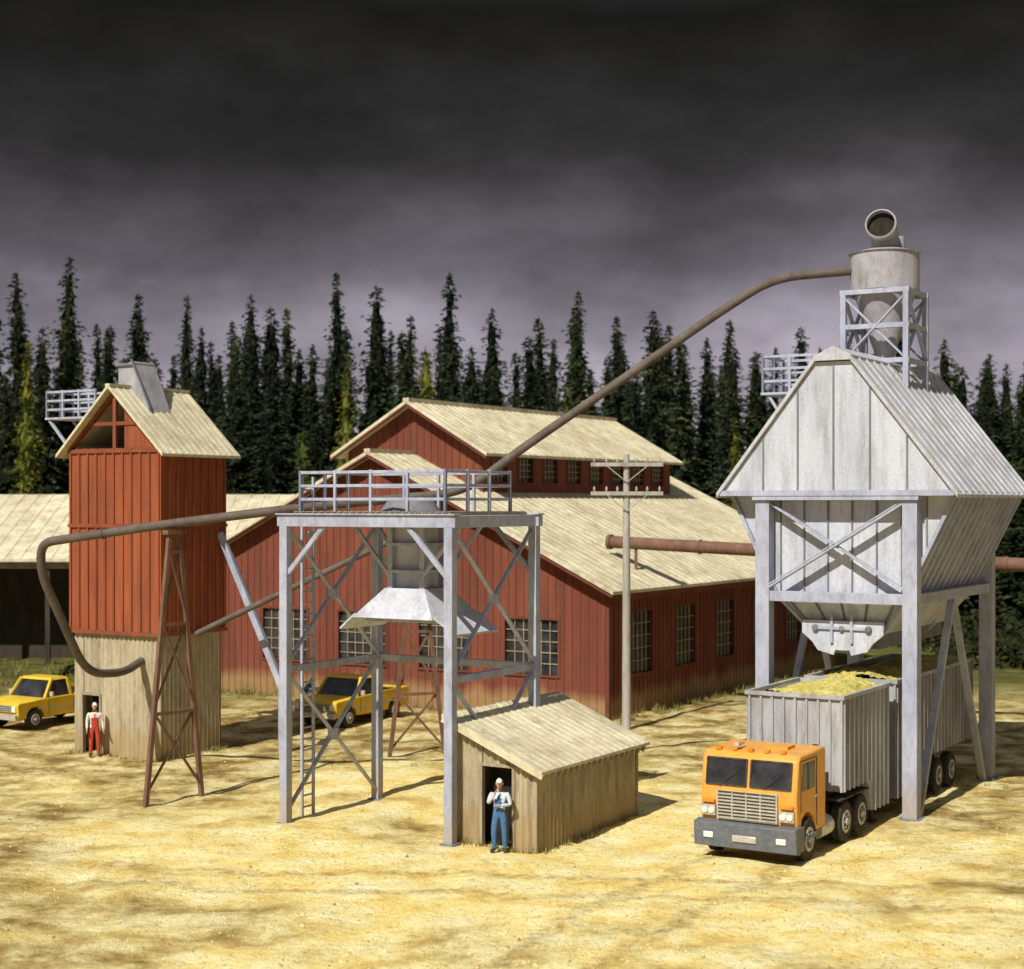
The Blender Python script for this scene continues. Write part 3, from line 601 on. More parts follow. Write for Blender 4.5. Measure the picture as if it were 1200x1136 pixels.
# ------------------------------------------------------------------ pipes, trestles, pole
def pipes():
    E = empty('blower_pipe', (0, 0, 0)); mb = MB()
    path = [(-12.0, 52.6, 3.2), (-12.25, 51.2, 2.95), (-12.95, 49.3, 3.1), (-13.75, 47.4, 6.2), (-13.7, 47.1, 7.15), (-9.6, 45.3, 7.72), (-6.4, 45.4, 8.12), (-1.35, 46.6, 8.62), (.1, 47, 9.75), (6.1, 47.1, 13.9), (7.6, 47.1, 14.85), (10.3, 47.2, 15.1)]
    P = bez(path, .9, 5); mb.tube(P, .13, 'rust', 14)
    for i in range(len(path) - 1):
        a, b = Vector(path[i]), Vector(path[i + 1]); L = (b - a).length; n = int(L / 1.9)
        for j in range(1, n):
            p = a + (b - a) * j / n; d = (b - a).normalized(); mb.cyl(p - d * .04, p + d * .04, .155, .155, 'rust', 14)
    mb.obj('pipe', E)
    E = empty('roof_duct', (0, 0, 0)); mb = MB(); a = Vector((4.0, 66.4, 6.72)); b = Vector((20.5, 56.6, 6.0))
    mb.cyl(a, b, .25, .25, 'rustframe', 18); d = (b - a).normalized(); mb.cyl(a - d * .05, a + d * .1, .31, .31, 'rustframe', 18); mb.cyl(a - d * .06, a - d * .045, .24, .24, 'dark', 16)
    for t in (4, 8, 12, 16): mb.cyl(a + d * t, a + d * (t + .08), .29, .29, 'rustframe', 18)
    p = a + d * 1.2; mb.box(p.x - .06, p.x + .06, p.y - .06, p.y + .06, 5.6, p.z, 'rustframe')
    p = a + d * 17.5; mb.box(p.x - .1, p.x + .1, p.y - .1, p.y + .1, -.1, p.z - .2, 'rustframe'); mb.obj('duct', E)
    def trestle(name, c, rz, top, w=1.1, dp=.0):
        E = empty(name, c, rz); mb = MB()
        def X(z, s): return s * (w * (1 - z / top) + .16 * z / top)
        for s in (-1, 1): mb.beam((X(-.1, s), 0, -.1), (X(top, s), 0, top), .12, .12, 'rustframe')
        zs = [top * .02, top * .33, top * .66, top * .93]
        for z in zs[1:]: mb.beam((X(z, -1), -.01, z), (X(z, 1), -.01, z), .09, .09, 'rustframe')
        for z0, z1 in zip(zs[:-1], zs[1:]): mb.beam((X(z0, -1), .03, z0 + .1), (X(z1, 1), .03, z1), .04, .07, 'rustframe'); mb.beam((X(z0, 1), -.05, z0 + .1), (X(z1, -1), -.05, z1), .04, .07, 'rustframe')
        mb.box(-.32, .32, -.12, .12, top - .02, top + .1, 'rustframe'); mb.obj('frame', E)
    trestle('pipe_trestle', (-9.45, 45.35, 0), math.radians(52), 7.45, 1.0)
    trestle('pipe_trestle', (-3.1, 53.2, 0), math.radians(20), 6.2, .95)
    E = empty('inclined_transfer_pipe', (0, 0, 0)); mb = MB()
    mb.cyl((-10.4, 53.4, 4.0), (-3.0, 50.5, 7.5), .1, .1, 'rust', 12); mb.obj('pipe', E)
    E = empty('storage_tower_brace', (0, 0, 0)); mb = MB()
    mb.beam((-9.8, 54.4, 7.3), (-7.6, 53.6, 2.2), .16, .2, 'steel'); mb.beam((-9.6, 55.2, 6.6), (-7.4, 54.4, 1.5), .12, .16, 'steel'); mb.beam((-7.65, 53.7, 2.3), (-7.65, 53.7, -.1), .16, .16, 'steel'); mb.beam((-7.45, 54.45, 1.6), (-7.45, 54.45, -.1), .13, .13, 'steel'); mb.obj('brace', E)
    E = empty('utility_pole', (4.2, 59.5, 0), math.radians(3)); mb = MB()
    mb.tube([(0, 0, -.3), (0, 0, 5), (0, 0, 10.1)], [.17, .145, .11], 'pole', 12)
    for z, w in ((9.72, 1.33), (8.66, 1.33)):
        mb.box(-w, w, -.2, -.1, z - .07, z + .07, 'pole')
        for s in (-1, 1): mb.beam((s * .75, -.21, z - .05), (0, -.16, z - .65), .03, .05, 'pole', (0, 1, 0))
        for x in (-1.2, -.75, -.35, .35, .75, 1.2): mb.tube([(x, -.15, z + .07), (x, -.15, z + .13), (x, -.15, z + .2), (x, -.15, z + .26)], [.02, .045, .04, .015], 'pole', 8)
    mb.obj('pole_and_crossarms', E)
pipes()

# ------------------------------------------------------------------ vehicles
def wheel(mb, x, y, z, r, w, side):
    """axis along x, side=+1 outer face at +x"""
    a = [(x - w / 2, y, z), (x - w / 2 + .04, y, z), (x + w / 2 - .04, y, z), (x + w / 2, y, z)]
    mb.tube(a, [r - .05, r, r, r - .05], 'tyre', 26)
    o = x + side * w / 2
    mb.tube([(o - side * .02, y, z), (o + side * .012, y, z)], [r * .6, r * .56], 'rim', 20); mb.tube([(o, y, z), (o + side * .05, y, z)], [r * .22, r * .16], 'rim', 12)
    mb.cyl((o + side * .010, y, z), (o + side * .016, y, z), r * .4, r * .4, 'chassis', 16)
    for i in range(6):
        t = i * math.pi / 3; mb.cyl((o + side * .012, y + math.cos(t) * r * .3, z + math.sin(t) * r * .3), (o + side * .03, y + math.cos(t) * r * .3, z + math.sin(t) * r * .3), .025, .025, 'rim', 6)
def semi():
    E = empty('orange_semi_truck', (4.36, 38.19, 0), ANG); W = 2.5
    mb = MB()   # cab: profile in y-z extruded in x
    pr = [(.12, .62), (.08, 1.62), (.2, 2.38), (.36, 2.5), (1.95, 2.52), (2.0, 2.42), (2.0, .62), (1.35, .62), (1.2, 1.0), (.95, 1.12), (.7, 1.12), (.45, 1.0), (.3, .62)]
    mb.prism([(.06, y, z) for y, z in pr], (W - .12, 0, 0), 'orange'); mb.obj('cab', E, .05)
    mb = MB()
    def fy(z): return .08 + (z - 1.62) * .12 / .76
    for a, b in ((.2, 1.2), (1.3, 2.3)):
        z0, z1 = 1.72, 2.33
        mb.add([(a, fy(z0) - .012, z0), (b, fy(z0) - .012, z0), (b - .02, fy(z1) - .012, z1), (a + .02, fy(z1) - .012, z1)], [(0, 1, 2, 3)], 'glass')
        for p, q in (((a, z0), (b, z0)), ((a, z1), (b, z1)), ((a, z0), (a, z1)), ((b, z0), (b, z1))):
            mb.beam((p[0], fy(p[1]) - .015, p[1]), (q[0], fy(q[1]) - .015, q[1]), .035, .035, 'chassis')
        mb.beam((a + .35, fy(1.7) - .04, 1.7), (a + .8, fy(2.1) - .03, 2.1), .015, .02, 'chassis')
    for x, s in ((W - .06, 1), (.06, -1)):
        e = .012 * s
        mb.add([(x + e, .42, 1.66), (x + e, 1.25, 1.66), (x + e, 1.25, 2.28), (x + e, .5, 2.28)], [(0, 1, 2, 3) if s > 0 else (3, 2, 1, 0)], 'glass')
        mb.beam((x + e, .8, 1.66), (x + e, .8, 2.28), .03, .03, 'chassis', (1, 0, 0))
        for p, q in (((.35, 1.2), (.35, 2.36)), ((1.36, .75), (1.36, 2.36)), ((.35, 2.36), (1.36, 2.36))): mb.beam((x + e * .5, p[0], p[1]), (x + e * .5, q[0], q[1]), .02, .018, 'chassis', (1, 0, 0))
        mb.beam((x + e * 2, 1.2, 1.45), (x + e * 2, 1.32, 1.45), .03, .04, 'chrome')
        for yy in (.85,): mb.box(min(x, x + s * .08), max(x, x + s * .08), .5, 1.2, .52, .62, 'bumper')
    mb.obj('cab_windows_and_steps', E)
    mb = MB(); mb.box(.5, 2.0, -.0, .1, .93, 1.6, 'chrome')
    for i in range(8): mb.box(.54, 1.96, -.03, .0, .965 + i * .078, 1.0 + i * .078, 'chrome'); 
    for i in range(8): mb.box(.54, 1.96, -.008, -.001, 1.0 + i * .078, 1.043 + i * .078, 'chassis')
    for x in (.9, 1.25, 1.6): mb.box(x - .015, x + .015, -.04, -.03, .96, 1.58, 'chrome')
    for x0 in (.1, 2.04):
        mb.box(x0, x0 + .36, .0, .1, 1.0, 1.24, 'chrome')
        for k in (0, 1): mb.cyl((x0 + .1 + k * .17, -.03, 1.12), (x0 + .1 + k * .17, .02, 1.12), .075, .075, 'lamp', 14)
        mb.box(x0 + .02, x0 + .34, -.01, .1, 1.3, 1.36, 'amber')
    for i in range(5): mb.box(.35 + i * .4, .47 + i * .4, .32, .42, 2.5, 2.57, 'amber')
    mb.cyl((.8, .9, 2.62), (.8, .45, 2.62), .03, .07, 'chrome', 10); mb.box(1.4, 1.9, .9, 1.4, 2.5, 2.58, 'orange'); mb.obj('grille_and_lamps', E)
    mb = MB(); mb.prism([(-.02, -.12, .3), (-.02, -.16, .86), (-.02, .14, .9), (-.02, .14, .26)][::-1], (W + .04, 0, 0), 'bumper'); mb.box(0, .1, .14, .5, .3, .86, 'bumper'); mb.box(W - .1, W, .14, .45, .3, .86, 'bumper')
    mb.box(.95, 1.55, -.17, -.13, .46, .62, 'chrome')
    for x in (.35, 2.15): mb.box(x - .12, x + .12, -.165, -.13, .5, .64, 'lamp')
    mb.obj('bumper', E, .03)
    mb = MB(); mb.box(.75, .9, .3, 5.0, .62, .85, 'chassis'); mb.box(1.6, 1.75, .3, 5.0, .62, .85, 'chassis'); mb.box(.3, 2.2, .15, .5, .35, .62, 'chassis')
    mb.box(.5, 2.0, 2.05, 2.12, .7, 2.0, 'chassis')
    for s, x in ((-1, .3), (1, 2.2)): mb.cyl((x, 1.75, .55), (x, 2.55, .55), .26, .26, 'chrome', 18)
    mb.cyl((2.1, 2.2, .7), (2.1, 2.2, 2.5), .07, .07, 'chassis', 12); mb.cyl((.9, 3.7, .95), (1.6, 3.7, .95), .3, .3, 'chassis', 14)
    for y in (.83, 3.35, 4.5): mb.cyl((.25, y, .5), (2.25, y, .5), .08, .08, 'chassis', 10)
    for y in (3.35, 4.5):
        for x, s in ((W, 1), (0, -1)): mb.box(min(x - s * .5, x), max(x - s * .5, x), y - .5, y + .5, 1.05, 1.09, 'chassis')
    mb.obj('chassis', E)
    mb = MB()
    for x, s in ((W - .17, 1), (.17, -1)):
        wheel(mb, x, .83, .5, .5, .28, s)
        for y in (3.35, 4.5): wheel(mb, x, y, .5, .5, .28, s); wheel(mb, x - s * .32, y, .5, .5, .26, s)
    mb.obj('wheels', E)
def trailer(name, y0, y1, neck, wh):
    E = empty(name, (4.36, 38.19, 0), ANG); W = 2.5; top = 3.5
    mb = MB(); lo = .45
    if neck: pr = [(y0, 1.25), (y0 + 1.95, 1.25), (y0 + 2.25, lo), (y1, lo), (y1, top - .25), (y0, top - .25)]
    else: pr = [(y0, lo), (y1 - 4.6, lo), (y1 - 4.2, 1.2), (y1, 1.2), (y1, top - .25), (y0, top - .25)]
    mb.prism([(.04, y, z) for y, z in pr][::-1], (W - .08, 0, 0), 'trailer')
    for a, b, c, d in ((.04, W - .04, y0, y0 + .06), (.04, W - .04, y1 - .06, y1), (.04, .1, y0 + .06, y1 - .06), (W - .1, W - .04, y0 + .06, y1 - .06)): mb.box(a, b, c, d, top - .25, top, 'trailer')
    mb.obj('body', E)
    mb = MB(); y = y0 + .03
    def bot(y):
        if neck: return 1.25 if y < y0 + 2.1 else lo
        return lo if y < y1 - 4.4 else 1.2
    while y < y1 - .05:
        mb.box(W - .04, W + .04, y, y + .07, bot(y), top - .02, 'trailer'); mb.box(-.04, .04, y, y + .07, bot(y), top - .02, 'trailer'); y += .33
    x = .04
    while x < W - .05: mb.box(x, x + .06, y0 - .06, y0, bot(y0), top - .02, 'trailer'); mb.box(x, x + .06, y1, y1 + .06, bot(y1), top - .02, 'trailer'); x += .3
    for x in (-.05, W - .06): mb.box(x, x + .11, y0 - .08, y1 + .08, top, top + .1, 'trailer')
    for y in (y0 - .08, y1 - .03): mb.box(.06, W - .06, y, y + .11, top + .002, top + .098, 'trailer')
    mb.obj('ribs_and_rails', E)
    mb = MB(); n = 30; m = int((y1 - y0) / .1); vs = []
    for j in range(m + 1):
        for i in range(n + 1):
            x = .1 + (W - .2) * i / n; y = y0 + .06 + (y1 - y0 - .12) * j / m; e = max(0.0, math.sin(math.pi * i / n)) ** .6
            z = top - .08 + .22 * e * (1 + noise.noise(Vector((x * .8, y * .8, 1)))) + .06 * noise.noise(Vector((x * 5, y * 5, 1))) + R.uniform(-.035, .035); vs.append((x, y, z))
    mb.add(vs, [(j * (n + 1) + i, j * (n + 1) + i + 1, (j + 1) * (n + 1) + i + 1, (j + 1) * (n + 1) + i) for j in range(m) for i in range(n)], 'chips'); mb.obj('wood_chip_load', E, smooth=0)
    if wh:
        mb = MB()
        for y in wh:
            for x, s in ((W - .17, 1), (.17, -1)): wheel(mb, x, y, .5, .5, .28, s)
            mb.cyl((.2, y, .5), (W - .2, y, .5), .08, .08, 'chassis', 10)
            mb.box(.6, 1.9, y - .2, y + .2, .55, 1.2, 'chassis')
        mb.obj('wheels', E)
    else:
        mb = MB()
        for x in (.3, W - .42): mb.box(x, x + .12, y1 - .5, y1 - .38, 0, .6, 'chassis'); mb.box(x - .08, x + .2, y1 - .6, y1 - .28, -.03, .04, 'chassis')
        mb.box(1.1, 1.4, y1, y1 + .7, .6, .75, 'chassis'); mb.obj('landing_gear', E)
semi(); trailer('wood_chip_trailer', 3.05, 6.55, True, []); trailer('wood_chip_trailer', 7.2, 14.6, False, (11.2, 12.5))

def pickup(loc, rz):
    E = empty('yellow_pickup_truck', loc, rz); W, L = 1.95, 4.7
    def arch(c, r=.43, z0=.42):
        return [(c + r * math.cos(math.pi * i / 8), z0 + r * .95 * math.sin(math.pi * i / 8)) for i in range(9)]
    low = [(.05, .42)] + arch(.85)[::-1] + arch(3.75)[::-1] + [(L, .45), (L, 1.08), (2.75, 1.08), (2.7, 1.12), (1.4, 1.1), (.1, 1.02), (0, .95)]
    mb = MB(); mb.prism([(.0, y, z) for y, z in low[::-1]][::-1], (W, 0, 0), 'yellow')
    mb.obj('body', E, .03)
    mb = MB()
    mb.frustum((.06, W - .06, 1.35, 2.7), 1.1, (.2, W - .2, 1.8, 2.6), 1.72, 'glass'); mb.frustum((.17, W - .17, 1.73, 2.65), 1.7, (.24, W - .24, 1.83, 2.55), 1.79, 'yellow')
    cs = [((.06, 1.35), (.2, 1.8)), ((W - .06, 1.35), (W - .2, 1.8)), ((.08, 2.64), (.2, 2.56)), ((W - .08, 2.64), (W - .2, 2.56))]
    for a, b in cs: mb.beam((a[0], a[1], 1.08), (b[0], b[1], 1.74), .09, .13, 'yellow')
    mb.obj('cab', E, .01)
    mb = MB(); mb.box(.1, W - .1, 2.85, L - .08, 1.081, 1.09, 'dark')
    for a, b, c, d in ((0, .09, 2.8, L), (W - .09, W, 2.8, L), (.09, W - .09, L - .07, L), (.09, W - .09, 2.8, 2.86)): mb.box(a, b, c, d, 1.082, 1.17, 'yellow')
    mb.box(.25, W - .25, -.03, .02, .68, .93, 'chassis')
    for i in range(4): mb.box(.27, W - .27, -.045, -.03, .7 + i * .065, .725 + i * .065, 'chrome')
    for x in (.08, W - .28): mb.box(x, x + .2, -.04, .02, .7, .92, 'lamp')
    mb.box(-.03, W + .03, -.14, -.03, .42, .6, 'chrome'); mb.box(-.02, W + .02, L, L + .1, .45, .6, 'chrome')
    for x in (-.004, W): mb.box(x, x + .004, 1.0, 4.6, .72, .78, 'chrome'); mb.box(x, x + .005, 2.72, 2.74, .5, 1.08, 'chassis'); mb.box(x, x + .005, 1.5, 1.52, .5, 1.08, 'chassis')
    for s, x in ((-1, 0), (1, W)): mb.box(x + s * .1 - .08, x + s * .1 + .08, 1.5, 1.58, 1.15, 1.32, 'chrome')
    mb.box(.3, W - .3, .3, 4.4, .35, .5, 'chassis'); mb.obj('trim', E)
    mb = MB()
    for y in (.85, 3.75):
        for x, s in ((W - .12, 1), (.12, -1)): wheel(mb, x, y, .36, .36, .24, s)
    mb.obj('wheels', E)
pickup((-8.1, 60.2, 0), ANG); pickup((-19.6, 59.8, 0), ANG)

# ------------------------------------------------------------------ people
def skin_mesh(V, Ed, rad, roots, sub=2):
    me = bpy.data.meshes.new('sk'); me.from_pydata([tuple(v) for v in V], Ed, []); o = bpy.data.objects.new('sk', me); COL.objects.link(o)
    md = o.modifiers.new('s', 'SKIN'); md.branch_smoothing = .6
    for i, r in enumerate(rad):
        sv = me.skin_vertices[0].data[i]; sv.radius = r if hasattr(r, '__len__') else (r, r); sv.use_root = i in roots
    ss = o.modifiers.new('b', 'SUBSURF'); ss.levels = sub; ss.render_levels = sub
    dg = bpy.context.evaluated_depsgraph_get(); out = bpy.data.meshes.new_from_object(o.evaluated_get(dg)); bpy.data.objects.remove(o); return out
def man(name, loc, rz, shirt, pants, pose, cap='cap', sleeve=True):
    E = empty(name, (loc[0], loc[1], loc[2]), rz)
    p = dict(pel=(0, 0, .94), sp=(0, .0, 1.14), ch=(0, .01, 1.34), nb=(0, .01, 1.49), nt=(0, -.005, 1.57),
             shL=(.19, .01, 1.43), elL=(.25, .03, 1.15), wrL=(.27, -.05, .91), shR=(-.19, .01, 1.43), elR=(-.25, .03, 1.15), wrR=(-.27, -.05, .91),
             hpL=(.095, 0, .88), knL=(.12, -.02, .5), anL=(.13, .02, .1), toL=(.16, -.13, .05), hpR=(-.095, 0, .88), knR=(-.11, -.02, .5), anR=(-.12, .02, .1), toR=(-.15, -.13, .05), head=(0, -.02, 1.66))
    p.update(pose); ks = [k for k in p if k != 'head' and not k.startswith('hd')]; ix = {k: i for i, k in enumerate(ks)}
    rr = dict(pel=(.155, .125), sp=(.15, .12), ch=(.165, .125), nb=.075, nt=.055, shL=.07, elL=.05, wrL=.034, shR=.07, elR=.05, wrR=.034, hpL=.1, knL=.075, anL=.058, toL=.05, hpR=.1, knR=.075, anR=.058, toR=.05)
    el = [('pel', 'sp'), ('sp', 'ch'), ('ch', 'nb'), ('nb', 'nt'), ('ch', 'shL'), ('shL', 'elL'), ('elL', 'wrL'), ('ch', 'shR'), ('shR', 'elR'), ('elR', 'wrR'), ('pel', 'hpL'), ('hpL', 'knL'), ('knL', 'anL'), ('anL', 'toL'), ('pel', 'hpR'), ('hpR', 'knR'), ('knR', 'anR'), ('anR', 'toR')]
    me = skin_mesh([p[k] for k in ks], [(ix[a], ix[b]) for a, b in el], [rr[k] for k in ks], [ix['pel']])
    for k in (shirt, pants, 'skin', 'boot'): me.materials.append(M[k])
    segs = [(Vector(p[a]), Vector(p[b]), a, b) for a, b in el]
    for f in me.polygons:
        c = f.center; best = None
        for a, b, ka, kb in segs:
            d = b - a; t = max(0, min(1, (c - a).dot(d) / d.length_squared)); q = (c - a - d * t).length
            if best is None or q < best[0]: best = (q, ka, kb, t)
        _, ka, kb, t = best; m = 0
        if kb[:2] in ('hp', 'kn', 'an') or ka == 'pel': m = 1
        if kb[:2] == 'to' or (kb[:2] == 'an' and t > .93): m = 3
        if ka in ('nb',) : m = 2
        if ka in ('sp', 'ch') and kb in ('ch', 'nb', 'sp'):
            fr = f.normal.y < -.2
            if (fr and abs(c.x) < .13) and c.z < p['ch'][2] + .06: m = 1
            elif abs(abs(c.x) - .09) < .028 and kb != 'nt': m = 1
            elif c.z < p['sp'][2] + .05: m = 1
        f.material_index = m; f.use_smooth = True
    o = bpy.data.objects.new('body', me); COL.objects.link(o); o.parent = E
    # hands
    for S, sd in (('L', 1), ('R', -1)):
        w = Vector(p['wr' + S]); d = (w - Vector(p['el' + S])).normalized() if 'hd' + S not in p else Vector(p['hd' + S]).normalized()
        lat = Vector((0, -1, 0)); lat = (lat - d * lat.dot(d))
        if lat.length < .3: lat = Vector((0, 0, 1)) - d * d.z
        lat.normalize(); nrm = d.cross(lat).normalized() * sd  # palm direction
        V = [w - d * .03, w + d * .02, w + d * .06, w + d * .085]; Rr = [.026, .028, (.036, .024), (.034, .02)]; Ed = [(0, 1), (1, 2), (2, 3)]; roots = [0]
        for i, (ln, off) in enumerate(((.075, -.028), (.085, -.01), (.08, .009), (.062, .026))):
            b = len(V); base = w + d * .075 + lat * -off; V += [base, base + d * .03, base + d * (.03 + ln * .4) + nrm * -.012 * 1, base + d * (.03 + ln * .75) - nrm * .035]
            Rr += [.011, .0105, .0095, .008]; Ed += [(b, b + 1), (b + 1, b + 2), (b + 2, b + 3)]; roots.append(b)
        b = len(V); base = w + d * .03 + lat * .022; V += [base, base + lat * .03 + d * .025, base + lat * .04 + d * .055 - nrm * .01]; Rr += [.013, .012, .01]; Ed += [(b, b + 1), (b + 1, b + 2)]; roots.append(b)
        hm = skin_mesh(V, Ed, Rr, roots, 1); hm.materials.append(M['skin'])
        for f in hm.polygons: f.use_smooth = True
        o = bpy.data.objects.new('hand', hm); COL.objects.link(o); o.parent = E
    # head (faces -Y)
    H = Vector(p['head']); mb = MB(); n, m_ = 20, 14; vs = []
    for j in range(m_ + 1):
        ph = math.pi * j / m_; 
        for i in range(n):
            th = 2 * math.pi * i / n; x = math.sin(ph) * math.sin(th); y = -math.sin(ph) * math.cos(th); z = math.cos(ph)
            X = x * .077 * (1 - .22 * max(0, -z)); Y = y * .095; Z = z * .118
            if y < -.2: Y *= 1 - .06 * max(0, z)
            if y < -.85 and -.35 < z < .12: Y -= .022 * (1 - abs(x) * 3 if abs(x) < .33 else 0)
            if z < -.5 and y < 0: Y -= .008
            vs.append(H + Vector((X, Y, Z)))
    fs = [(j * n + i, (j + 1) * n + i, (j + 1) * n + (i + 1) % n, j * n + (i + 1) % n) for j in range(m_) for i in range(n)]
    mb.add(vs, fs, 'skin')
    mb.tube([H + Vector((0, -.092, .012)), H + Vector((0, -.118, -.022)), H + Vector((0, -.094, -.032))], [.008, .015, .009], 'skin', 8)
    for s in (-1, 1):
        mb.tube([H + Vector((s * .03 - .011, -.088, .012)), H + Vector((s * .03 + .011, -.088, .012))], [.007, .007], 'eye', 8); mb.tube([H + Vector((s * .03 - .016, -.092, .032)), H + Vector((s * .03 + .016, -.09, .034))], [.005, .004], 'hair', 6)
        mb.tube([H + Vector((s * .07, .0, .02)), H + Vector((s * .086, .008, .005)), H + Vector((s * .074, .002, -.03))], [.012, .016, .008], 'skin', 8)
    mb.tube([H + Vector((-.024, -.09, -.056)), H + Vector((0, -.097, -.055)), H + Vector((.024, -.09, -.056))], [.003, .006, .003], 'lip', 6)
    hv = []; 
    for v in vs: hv.append(H + (v - H) * 1.07)
    hf = [f for f in fs if (lambda c: c.y > .012 and c.z > -.06 or c.z > .06)(sum((hv[a] - H for a in f), Vector()) / 4)]
    mb.add(hv, hf, 'hair')
    cv = [H + Vector(((v - H).x * 1.14, (v - H).y * 1.13, (v - H).z * 1.13)) for v in vs]; cf = [f for f in fs if (sum((cv[a] - H for a in f), Vector()) / 4).z > .045]
    mb.add(cv, cf, cap)
    mb.prism([H + Vector((-.06, -.085, .052)), H + Vector((-.045, -.15, .04)), H + Vector((.045, -.15, .04)), H + Vector((.06, -.085, .052))], (0, 0, .01), cap)
    mb.obj('head', E, smooth=60)
man('man_in_blue_overalls', (-.3, 38.75, gz(-.3, 38.75)), math.radians(-6), 'shirtb', 'denim', dict(elL=(.27, -.03, 1.17), wrL=(.05, -.2, 1.17), hdL=(-1, -.1, .1), elR=(-.26, -.08, 1.2), wrR=(-.1, -.2, 1.42), hdR=(.4, .2, 1), knR=(-.13, -.05, .5), toR=(-.2, -.12, .05)))
man('man_in_red_overalls', (-13.62, 52.9, gz(-13.62, 52.9)), math.radians(20), 'shirtw', 'redcloth', dict(elR=(-.24, .02, 1.15), wrR=(-.25, -.1, .93)))
man('man_in_blue_shirt', (-7.95, 61.9, 0), math.radians(75), 'bluecloth', 'denim', dict(sp=(0, -.06, 1.12), ch=(0, -.16, 1.29), nb=(0, -.25, 1.42), nt=(0, -.31, 1.48), head=(0, -.36, 1.56), shL=(.19, -.16, 1.37), shR=(-.19, -.16, 1.37), elL=(.23, -.32, 1.17), wrL=(.16, -.52, 1.22), elR=(-.23, -.32, 1.17), wrR=(-.16, -.52, 1.22)))

# ------------------------------------------------------------------ forest
def conifer(seed, H, Rad, needle):
    r = random.Random(seed); mb = MB(); lean = r.uniform(-.4, .4)
    mb.tube([(0, 0, -.3), (lean * .3, 0, H * .5), (lean, 0, H)], [.3, .18, .02], 'bark', 8)
    prof = [r.uniform(.66, 1.2) for _ in range(30)]
    def rad(t): 
        q = t * 28; i = int(q); pf = prof[i] * (1 - q + i) + prof[i + 1] * (q - i)
        return Rad * ((1 - t) ** .6) * (.75 + .25 * min(1, t * 5)) * pf
    # dense shaded inner growth: ragged cone of facets
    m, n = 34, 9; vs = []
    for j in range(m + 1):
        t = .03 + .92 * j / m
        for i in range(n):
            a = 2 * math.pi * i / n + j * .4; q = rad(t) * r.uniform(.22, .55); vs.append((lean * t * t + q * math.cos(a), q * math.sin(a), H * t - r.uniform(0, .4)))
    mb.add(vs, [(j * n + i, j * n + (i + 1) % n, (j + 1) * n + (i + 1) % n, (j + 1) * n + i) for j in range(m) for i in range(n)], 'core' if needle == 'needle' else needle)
    nb = int(H * 3.2)
    for i in range(nb):
        t = .04 + .96 * (i / nb); z = H * t; base = rad(min(t, .999))
        for k in range(r.randint(7, 11) if t < .85 else 6):
            a = r.random() * 6.283; L = max(.16, base * r.uniform(.55, 1.2))
            if r.random() < .08: L *= 1.3
            dx, dy = math.cos(a), math.sin(a); dr = -r.uniform(.15, .6); mm = max(2, int(L / .42))
            for q in range(mm):
                s = (.25 + .75 * (q + r.uniform(.3, 1)) / mm) * L; c = Vector((lean * t * t + dx * s, dy * s, z + dr * s + .14 * s * s / max(L, .5) + r.uniform(-.15, .15)))
                sz = r.uniform(.26, .52) * (1.1 - .35 * s / L) * (1 - .45 * t)
                for _ in range(2):
                    d = Vector((dx + r.uniform(-.8, .8), dy + r.uniform(-.8, .8), r.uniform(-.8, .2))).normalized(); sd = d.cross(Vector((r.uniform(-1, 1), r.uniform(-1, 1), r.uniform(.2, 1)))).normalized()
                    mb.add([c - d * sz * .6 - sd * sz * .3, c - d * sz * .2 + sd * sz * .5, c + d * sz * 1.1], [(0, 1, 2)], needle)
    o = mb.obj('src', None, smooth=0); me = o.data; bpy.data.objects.remove(o); return me
def forest():
    E = empty('distant_pine_forest', (0, 0, 0))
    src = [conifer(i, 22, r_, 'needle') for i, r_ in enumerate((2.9, 2.5, 3.3, 2.3, 3.0, 2.7))]; yg = [conifer(31 + i, 16, 2.0, 'needle2') for i in range(2)]
    def put(me, x, y, s, sr):
        o = bpy.data.objects.new('pine', me); o.location = (x, y, 0); o.rotation_euler = (0, 0, R.random() * 6.3); o.scale = (sr, sr, s); COL.objects.link(o); o.parent = E
    for row, (y, sp, hk) in enumerate(((103, 3.4, .84), (107, 2.9, .95), (112, 2.7, 1.03), (118, 2.6, 1.02), (124, 2.6, 1.0), (131, 2.6, .98))):
        x = -54
        while x < 54:
            side = 1.0 + (-.0028 * x if x < 0 else -.0042 * x)
            s = hk * side * (R.uniform(.8, 1.08) if R.random() < .85 else R.uniform(.55, .8))
            put(R.choice(src), x + R.uniform(-.9, .9), y + R.uniform(-1.8, 1.8), s, .82 + .42 * R.random())
            x += sp * R.uniform(.65, 1.4)
    for x, y, s in ((-10.3, 99, 1.1), (-4.9, 99.5, 1.12), (3.4, 99, .95), (-30, 100, 1.15), (-20.6, 100, .8), (13.8, 99, .85), (-12.4, 99, .8), (26, 99, .8)): put(R.choice(yg), x, y, s, R.uniform(.85, 1.1))
forest()
def bushes():
    mb = MB(); r = random.Random(5)
    spots = [(r.uniform(-60, 60), r.uniform(93, 100), r.uniform(1, 2.6)) for _ in range(110)] + [(r.uniform(-40, -17), r.uniform(78, 82), r.uniform(.3, .7)) for _ in range(18)] + [(r.uniform(22, 45), r.uniform(80, 95), r.uniform(.8, 2.0)) for _ in range(35)]
    for x, y, s in spots:
        for _ in range(int(130 * min(s, 1.6))):
            v = Vector((r.gauss(0, .5), r.gauss(0, .5), abs(r.gauss(0, .45)))) * s; c = Vector((x, y, .1)) + v; z = r.uniform(.1, .24)
            a = Vector((r.uniform(-1, 1), r.uniform(-1, 1), r.uniform(-1, 1))).normalized(); b = a.orthogonal().normalized()
            mb.add([c - a * z, c + b * z * .8, c + a * z, c - b * z * .7], [(0, 1, 2, 3)], 'bush')
    mb.obj('shrubs', smooth=0)
